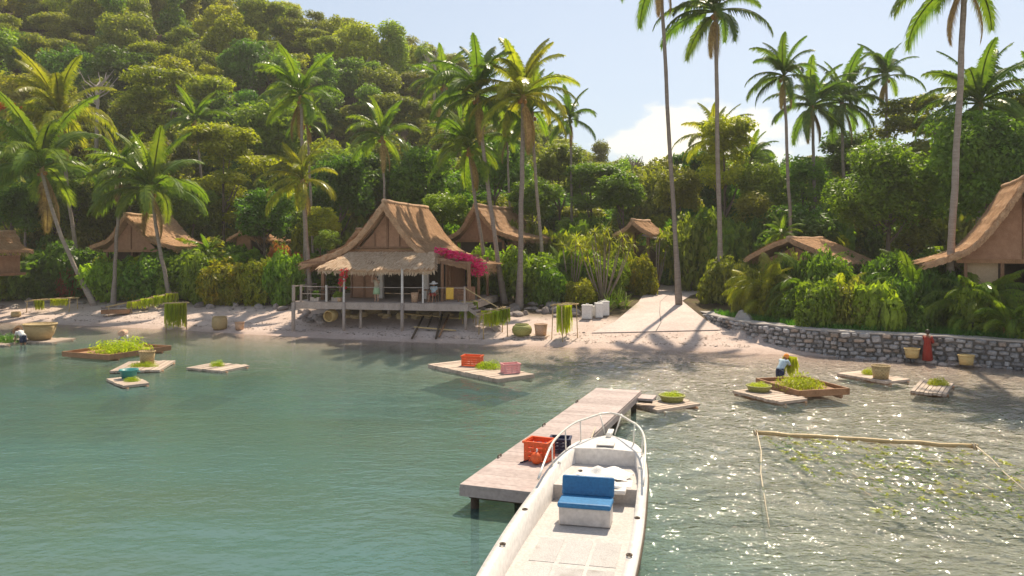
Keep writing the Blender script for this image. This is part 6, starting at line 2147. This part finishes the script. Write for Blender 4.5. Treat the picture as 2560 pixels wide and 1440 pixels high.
# follows the roof's right eave: local points of the main hut
bg = [hw(9.25, 2.6, 5.42), hw(9.9, 2.65, 5.2), hw(10.5, 2.7, 5.05), hw(11.1, 2.7, 4.9), hw(11.6, 2.6, 4.72), hw(11.95, 2.45, 4.5), hw(12.1, 2.35, 4.15), hw(12.1, 2.3, 3.85)]
blossoms('bougainvillea', 'magenta bougainvillea trailing over the right eave of the main hut', 'flowers', bg, 800, .13, 'petal', 4, .20)
fl = [hw(3.5, -.15, DECK + .9), hw(3.55, -.18, DECK + 1.6), hw(3.75, -.15, DECK + 2.1)]
blossoms('flower_bunch', 'bunch of red flowers tied to the deck post left of the standing woman', 'flowers', fl, 60, .13, 'petal_red', 5, .13)
blossoms('flame_tree_blossom', 'orange red blossom spray at the upper left edge', 'flowers', [at(-25, 275, 70), at(5, 268, 70), at(34, 272, 70)], 130, .22, 'petal_orange', 6, .22)
# ------------------------------------------------------------------ people
def person(label, loc, rz, J, clothes, skin='skin', hat=None, hair=True, scale=1.0, name='person'):
    """J: joint positions (metres, person faces +Y); one skinned continuous body, hands with five fingers"""
    root = thing(name, label, 'person', loc, rz)
    root.scale = (scale,) * 3
    V, E, RAD = [], [], []
    def add(p, r, parent=None):
        V.append(Vector(p)); RAD.append(r)
        if parent is not None: E.append((parent, len(V) - 1))
        return len(V) - 1
    pel = add(J['pelvis'], .13)
    waist = add(Vector(J['pelvis']).lerp(Vector(J['chest']), .5), .115, pel)
    ch = add(J['chest'], .135, waist)
    nk = add(J['neck'], .055, ch)
    head = Vector(J['head'])
    up = (head - Vector(J['neck'])).normalized()
    jaw = add(head - up * .055, .07, nk)
    hd = add(head + up * .03, .095, jaw)
    add(head + up * .09, .072, hd)
    f = Vector(J.get('face', (0, 1, 0))).normalized()
    add(head + f * .105 - up * .005, .016, hd)           # nose
    for s in 'lr':
        sg = -1 if s == 'l' else 1
        sh = add(J['sh_' + s], .062, ch)
        el = add(J['el_' + s], .043, sh)
        wr = add(J['wr_' + s], .028, el)
        d = (Vector(J['wr_' + s]) - Vector(J['el_' + s])).normalized()
        pm = add(Vector(J['wr_' + s]) + d * .06, .034, wr)
        side = d.cross(Vector((0, 0, 1)) if abs(d.z) < .8 else Vector((0, 1, 0))).normalized()
        curl = side.cross(d).normalized()
        for k, (o, l) in enumerate([(-.030, .062), (-.010, .075), (.011, .070), (.030, .052)]):
            a = add(V[pm] + d * .035 + side * o, .010, pm)
            b = add(V[a] + d * l * .55 + curl * .012, .009, a)
            add(V[b] + d * l * .35 + curl * .028, .007, b)
        a = add(V[pm] - d * .015 - side * .042, .012, pm)
        add(V[a] + d * .035 - side * .018 + curl * .01, .009, a)
        hp = add(J['hip_' + s], .088, pel)
        kn = add(J['kn_' + s], .058, hp)
        an = add(J['an_' + s], .038, kn)
        ft = Vector(J.get('toe', (0, 1, 0))).normalized()
        add(Vector(J['an_' + s]) + ft * .16 - Vector((0, 0, .045)), .03, an)
    me = bpy.data.meshes.new('body')
    me.from_pydata([tuple(v) for v in V], E, [])
    me.materials.append(M[skin])
    o = bpy.data.objects.new('body', me); COL.objects.link(o); o.parent = root
    sk = o.modifiers.new('skin', 'SKIN'); sk.use_smooth_shade = True
    if not me.skin_vertices: me.skin_vertices.new()
    for i, r in enumerate(RAD):
        me.skin_vertices[0].data[i].radius = (r, r * (.8 if i in (0, 1, 2) else 1))
    me.skin_vertices[0].data[0].use_root = True
    ss = o.modifiers.new('smooth', 'SUBSURF'); ss.levels = 1; ss.render_levels = 2
    eye = Mesh()
    sd = f.cross(up).normalized()
    for s in (-1, 1):
        e = Mesh().lathe([(0, -.011), (.011, 0), (0, .011)], n=8)
        eo = e.build('eye', M['hair'], root); eo.location = head + f * .088 + sd * s * .034 + up * .03
    # clothes: skinned shells a little larger than the limbs they cover
    def shell(nm, chain, rads, mat):
        cv, ce, n0 = [], [], 0
        mb = Mesh()
        for pts, rr in zip(chain, rads):
            mb.tube(pts, rr, 12)
        return mb.build(nm, M[mat], root, True)
    v = lambda k: Vector(J[k])
    for c in clothes:
        kind, mat = c[0], c[1]
        if kind == 'shirt':
            shell('shirt', [[v('pelvis') + (v('pelvis') - v('chest')) * .18, v('pelvis'), v('pelvis').lerp(v('chest'), .5), v('chest'), v('chest').lerp(v('neck'), .55), v('chest').lerp(v('neck'), .85)]] +
                  [[v('chest').lerp(v('sh_' + s), .5), v('sh_' + s), v('sh_' + s).lerp(v('el_' + s), c[2])] for s in 'lr'],
                  [[.165, .165, .15, .175, .15, .07], [.09, .085, .068], [.09, .085, .068]], mat)
        elif kind == 'shorts':
            shell('shorts', [[v('pelvis') + Vector((0, 0, .06)), v('pelvis'), v('pelvis') - Vector((0, 0, .10))]] + [[v('hip_' + s), v('hip_' + s).lerp(v('kn_' + s), c[2])] for s in 'lr'],
                  [[.165, .175, .14], [.115, .10], [.115, .10]], mat)
        elif kind == 'skirt':
            p = v('pelvis')
            kz = (v('kn_l') + v('kn_r')) / 2
            shell('skirt', [[p + Vector((0, 0, .10)), p, p.lerp(kz, .5), p.lerp(kz, c[2])]], [[.145, .19, .22, .25]], mat)
        elif kind == 'robe':
            p = v('pelvis'); an = (v('an_l') + v('an_r')) / 2
            shell('robe', [[an + Vector((0, 0, .10)), an.lerp(p, .5), p, p.lerp(v('chest'), .5), v('chest'), v('chest').lerp(v('neck'), .7)]] + [[v('sh_' + s), v('el_' + s), v('el_' + s).lerp(v('wr_' + s), .6)] for s in 'lr'],
                  [[.27, .23, .19, .165, .18, .10], [.085, .075, .08], [.085, .075, .08]], mat)
        elif kind == 'scarf':
            mb = Mesh().lathe([(.085, -.10), (.118, -.03), (.120, .05), (.09, .11), (.03, .135), (0, .137)], n=14)
            ho = mb.build('head_scarf', M[mat], root, True); ho.location = head - f * .015 + up * .01
            ho.rotation_mode = 'QUATERNION'; ho.rotation_quaternion = up.to_track_quat('Z', 'Y')
    if hair and not hat:
        mb = Mesh().lathe([(.07, -.09), (.103, -.03), (.112, .04), (.085, .10), (.03, .128), (0, .13)], n=14)
        ho = mb.build('hair', M['hair'], root, True); ho.location = head - f * .022 + up * .02
        ho.rotation_mode = 'QUATERNION'; ho.rotation_quaternion = (up - f * .35).to_track_quat('Z', 'Y')
    if hat:
        mb = Mesh().lathe([(.30, -.02), (.29, -.012), (.13, .03), (.115, .09), (.07, .135), (0, .14), (0, .13), (.06, .125), (.105, .085), (.12, .02)], n=18)
        ho = mb.build('hat', M[hat], root, True); ho.location = head + up * .035
        ho.rotation_mode = 'QUATERNION'; ho.rotation_quaternion = up.to_track_quat('Z', 'Y')
    return root

def standing():
    return dict(pelvis=(0, 0, .93), chest=(0, .01, 1.28), neck=(0, .01, 1.46), head=(0, .03, 1.60),
                sh_l=(-.17, 0, 1.38), sh_r=(.17, 0, 1.38), el_l=(-.23, -.02, 1.10), el_r=(.23, -.02, 1.10), wr_l=(-.24, .08, .87), wr_r=(.24, .08, .87),
                hip_l=(-.09, 0, .88), hip_r=(.09, 0, .88), kn_l=(-.10, .02, .48), kn_r=(.10, .02, .48), an_l=(-.10, 0, .075), an_r=(.10, 0, .075))

# woman on the deck, hands up near her face
J = standing(); J.update(el_l=(-.24, .16, 1.22), wr_l=(-.10, .28, 1.45), el_r=(.27, .16, 1.28), wr_r=(.20, .28, 1.55))
person('woman standing on the deck of the main hut, beige top, pale green skirt, arms raised', hw(5.55, .75, DECK + .0), R(165), J, [('shirt', 'beige_cloth', .55), ('skirt', 'green_cloth', .98)], 'skin_fair')
# seated person on the right part of the deck
def seated():
    J = standing()
    for k in ('pelvis', 'chest', 'neck', 'head', 'sh_l', 'sh_r', 'el_l', 'el_r', 'hip_l', 'hip_r'):
        J[k] = Vector(J[k]) - Vector((0, 0, .40))
    J.update(kn_l=(-.13, .44, .50), kn_r=(.13, .44, .50), an_l=(-.13, .46, .075), an_r=(.13, .46, .075), wr_l=(-.16, .28, .64), wr_r=(.16, .28, .64))
    return J
person('seated person in a pale blue shirt and red trousers on the deck', hw(9.35, 1.1, DECK), R(160), seated(), [('shirt', 'blue_cloth', .6), ('shorts', 'red_cloth', .9)], 'skin', 'white_cloth')
# workers wading
def bending(tilt, arms):
    J = standing()
    m = Matrix.Rotation(R(-tilt), 3, 'X')
    p = Vector(J['pelvis'])
    for k in ('chest', 'neck', 'head', 'sh_l', 'sh_r'):
        J[k] = p + m @ (Vector(J[k]) - p)
    for s, sg in (('l', -1), ('r', 1)):
        J['el_' + s] = J['sh_' + s] + Vector((sg * .04, arms[0], arms[1]))
        J['wr_' + s] = J['el_' + s] + Vector((-sg * .05, arms[2], arms[3]))
    J['face'] = m @ Vector((0, 1, -.1))
    return J
p = on_level(58, 862, 0); p.z = -.42
person('worker in white shirt and straw hat bending over in the water at far left', p, R(60), bending(58, (.08, -.26, .10, -.22)), [('shirt', 'white_cloth', .7), ('shorts', 'navy', .8)], 'skin', 'basket_tan')
p = on_level(292, 870, 0) + Vector((0, 1.0, 0)); p.z = -.72
person('worker in white shirt and straw hat wading behind the raised brown raft', p, R(185), bending(28, (.12, -.24, .20, -.06)), [('shirt', 'white_cloth', .75), ('shorts', 'navy', .8)], 'skin', 'basket_tan')
p = on_level(1950, 951, 0); p.z = -.45
person('worker with orange head scarf and pale shirt lifting seaweed beside the heaped raft', p, R(-55), bending(38, (.16, -.20, .20, -.02)), [('shirt', 'blue_cloth', .75), ('shorts', 'navy', .85), ('scarf', 'orange_cloth')], 'skin', None, False)
d = Vector((math.sin(R(55)), math.cos(R(55)), 0))
child_o = bpy.data.objects.new('seaweed_bundle', with_mat(HANG[0], M['seaweed'])); COL.objects.link(child_o)
child_o.location = p + d * .72 + Vector((0, 0, 1.42)); child_o.scale = (.42, 1.7, .85); child_o.rotation_euler = (0, 0, R(30))
tag(child_o, 'bundle of bright seaweed hanging from the leaning worker\'s hands', 'seaweed')
J = standing(); J.update(el_l=(-.2, .14, 1.14), wr_l=(-.08, .3, 1.05), el_r=(.2, .14, 1.14), wr_r=(.08, .3, 1.05))
person('person in a red robe standing in the shallows against the stone wall', (20.75, 39.95, -.02), R(-60), J, [('robe', 'red_cloth')], 'skin', scale=.98)

# ------------------------------------------------------------------ furniture and clutter on the deck
def table(label, loc, rz, sx, sy, h, mat):
    root = thing('table', label, 'table', loc, rz)
    Mesh().box((0, 0, h - .03), (sx, sy, .05)).build('tabletop', M[mat], root)
    for x in (-1, 1):
        for y in (-1, 1): Mesh().box((x * (sx / 2 - .06), y * (sy / 2 - .06), (h - .055) / 2), (.06, .06, h - .055)).build('leg', M[mat], root)
    return root
def chair(label, loc, rz, mat, group='chairs on the deck'):
    root = thing('chair', label, 'chair', loc, rz, group)
    Mesh().box((0, 0, .44), (.46, .44, .05)).build('seat', M[mat], root)
    for x in (-1, 1):
        Mesh().box((x * .2, .19, .2075), (.045, .045, .415)).build('leg', M[mat], root)
        Mesh().box((x * .2, -.2, .45), (.045, .045, .9)).build('leg', M[mat], root)
    for z in (.62, .80): Mesh().box((0, -.2, z), (.35, .03, .10)).build('back_slat', M[mat], root)
    return root
table('dark table at the left end of the deck', hw(1.5, .95, DECK), HR, 1.5, .7, .72, 'wood_dark')
chair('dark chair left of the table on the left deck', hw(.75, 1.5, DECK), R(150), 'wood_dark')
chair('dark chair right of the table on the left deck', hw(2.05, 1.7, DECK), R(200), 'wood_dark')
person_seat = chair('brown chair under the seated person on the deck', hw(9.35, 1.16, DECK), R(160), 'wood_brown')
table('brown table beside the seated person on the deck', hw(8.5, 1.7, DECK), HR, .7, .6, .78, 'wood_brown')
chair('brown chair at the right end of the deck', hw(11.0, 1.9, DECK), R(190), 'wood_brown')
table('long brown table by the low wall at the right end of the deck', hw(10.5, 2.6, DECK), HR, 1.6, .6, .95, 'wood_brown')
def towel(label, x, y, w, h, mat):
    o = Mesh()
    vs = []
    for j in range(7):
        for i in range(7):
            u = i / 6 - .5
            vs.append((x + u * w, y + .02 * math.sin(i * 1.4 + j * .3) - (.05 if j > 0 else .0), DECK + 1.02 - h * j / 6))
    fs = [(j * 7 + i, j * 7 + i + 1, (j + 1) * 7 + i + 1, (j + 1) * 7 + i) for j in range(6) for i in range(6)]
    b = o.add(vs, fs).build('towel', M[mat], None, True)
    sd_ = b.modifiers.new('thickness', 'SOLIDIFY'); sd_.thickness = .012
    b.matrix_world = HM
    tag(b, label, 'towel')
towel('yellow cloth hung over the deck rail at the right', 10.75, -.02, .5, .75, 'yellow_cloth')
def planter(label, x, y, w, mat, seed):
    p = hw(x, y, DECK)
    root = thing('planter', label, 'planter', p, HR)
    Mesh().box((0, 0, .14), (w, .34, .28)).build('box', M['wood_grey'], root)
    child('plant', with_mat(BUSH['broad', seed % 4], M[mat]), root, (0, 0, .26), (0, 0, 0), (w * .55, .3, .45))
planter('planter with green plants on the left part of the deck', 2.95, .5, .8, 'leaf_mid', 1)
planter('second green planter behind the rail at the left end', 1.4, .38, .6, 'leaf_dark', 2)
basket('small pale basket on the deck beside the planter', hw(3.15, .28, DECK), .16, .26, 'basket_tan', 'straight')
basket('tan basket standing on the deck near the brown table', hw(8.15, .75, DECK), .24, .62, 'basket_tan', 'straight')
# fishing net hung as a crescent in the opening
def net():
    root = thing('fishing_net', 'pale fishing net hung in a crescent under the awning', 'net', hw(7.0, 2.9, 4.75), HR)
    mb = Mesh()
    for k in range(9):
        t = k / 8
        pts = [(-.75 + 1.5 * i / 8, 0, -(.15 + .75 * t) * math.sin(math.pi * i / 8)) for i in range(9)]
        mb.tube(pts, .010, 4)
    for i in range(1, 16):
        x = -.75 + 1.5 * i / 16
        s = math.sin(math.pi * i / 16)
        mb.tube([(x, 0, -.15 * s), (x, 0, -.9 * s)], .008, 4)
    mb.build('mesh', M['rope'], root)
    Mesh().tube([(-.75, 0, 0), (0, 0, .03), (.75, 0, 0)], .02, 6).build('head_line', M['rope'], root)
net()
# hanging shells above the door
for i, x in enumerate((5.25, 5.6, 5.95)):
    root = thing('hanging_ornament', 'string of shells hanging under the awning above the woman', 'ornament', hw(x, .9, 4.62), 0, 'shell strings under the awning')
    RELABEL.append(root)
    Mesh().tube([(0, 0, .1), (0, 0, -.75)], .008, 5).build('cord', M['rope'], root)
    for k in range(4): Mesh().lathe([(0, -.05), (.05, 0), (0, .05)], (0, 0, -.15 - .17 * k), 8).build('shell', M['white_cloth'], root, True)
# stone grill at the left corner post of the hut
def grill():
    root = thing('stove', 'dark clay stove at the foot of the left hut post', 'stove', hw(1.35, 2.3, DECK), HR)
    Mesh().lathe([(0, 0), (.42, 0), (.46, .25), (.34, .5), (.22, .66), (.2, .66), (.3, .45), (0, .4)], n=16).build('body', M['wood_dark'], root, True)
    Mesh().lathe([(0, .66), (.2, .68), (.22, .86), (.18, .9), (0, .9)], n=14).build('pot', M['wood_dark'], root, True)
grill()
# dry palm leaves lying on the roof of the second hut and sand
tag(child('palm_litter', with_mat(FRONDS[4], M['leaf_bark']), None, on_ground(1470, 846), (0, .2, .6), (1.4,) * 3), 'dry palm frond lying on the sand left of the path', 'palm frond')
tag(child('palm_litter', with_mat(FRONDS[4], M['leaf_bark']), None, on_ground(690, 828) + Vector((0, 0, .03)), (0, .25, 2.4), (1.1,) * 3), 'dry palm frond on the sand left of the main hut', 'palm frond')

single_out()
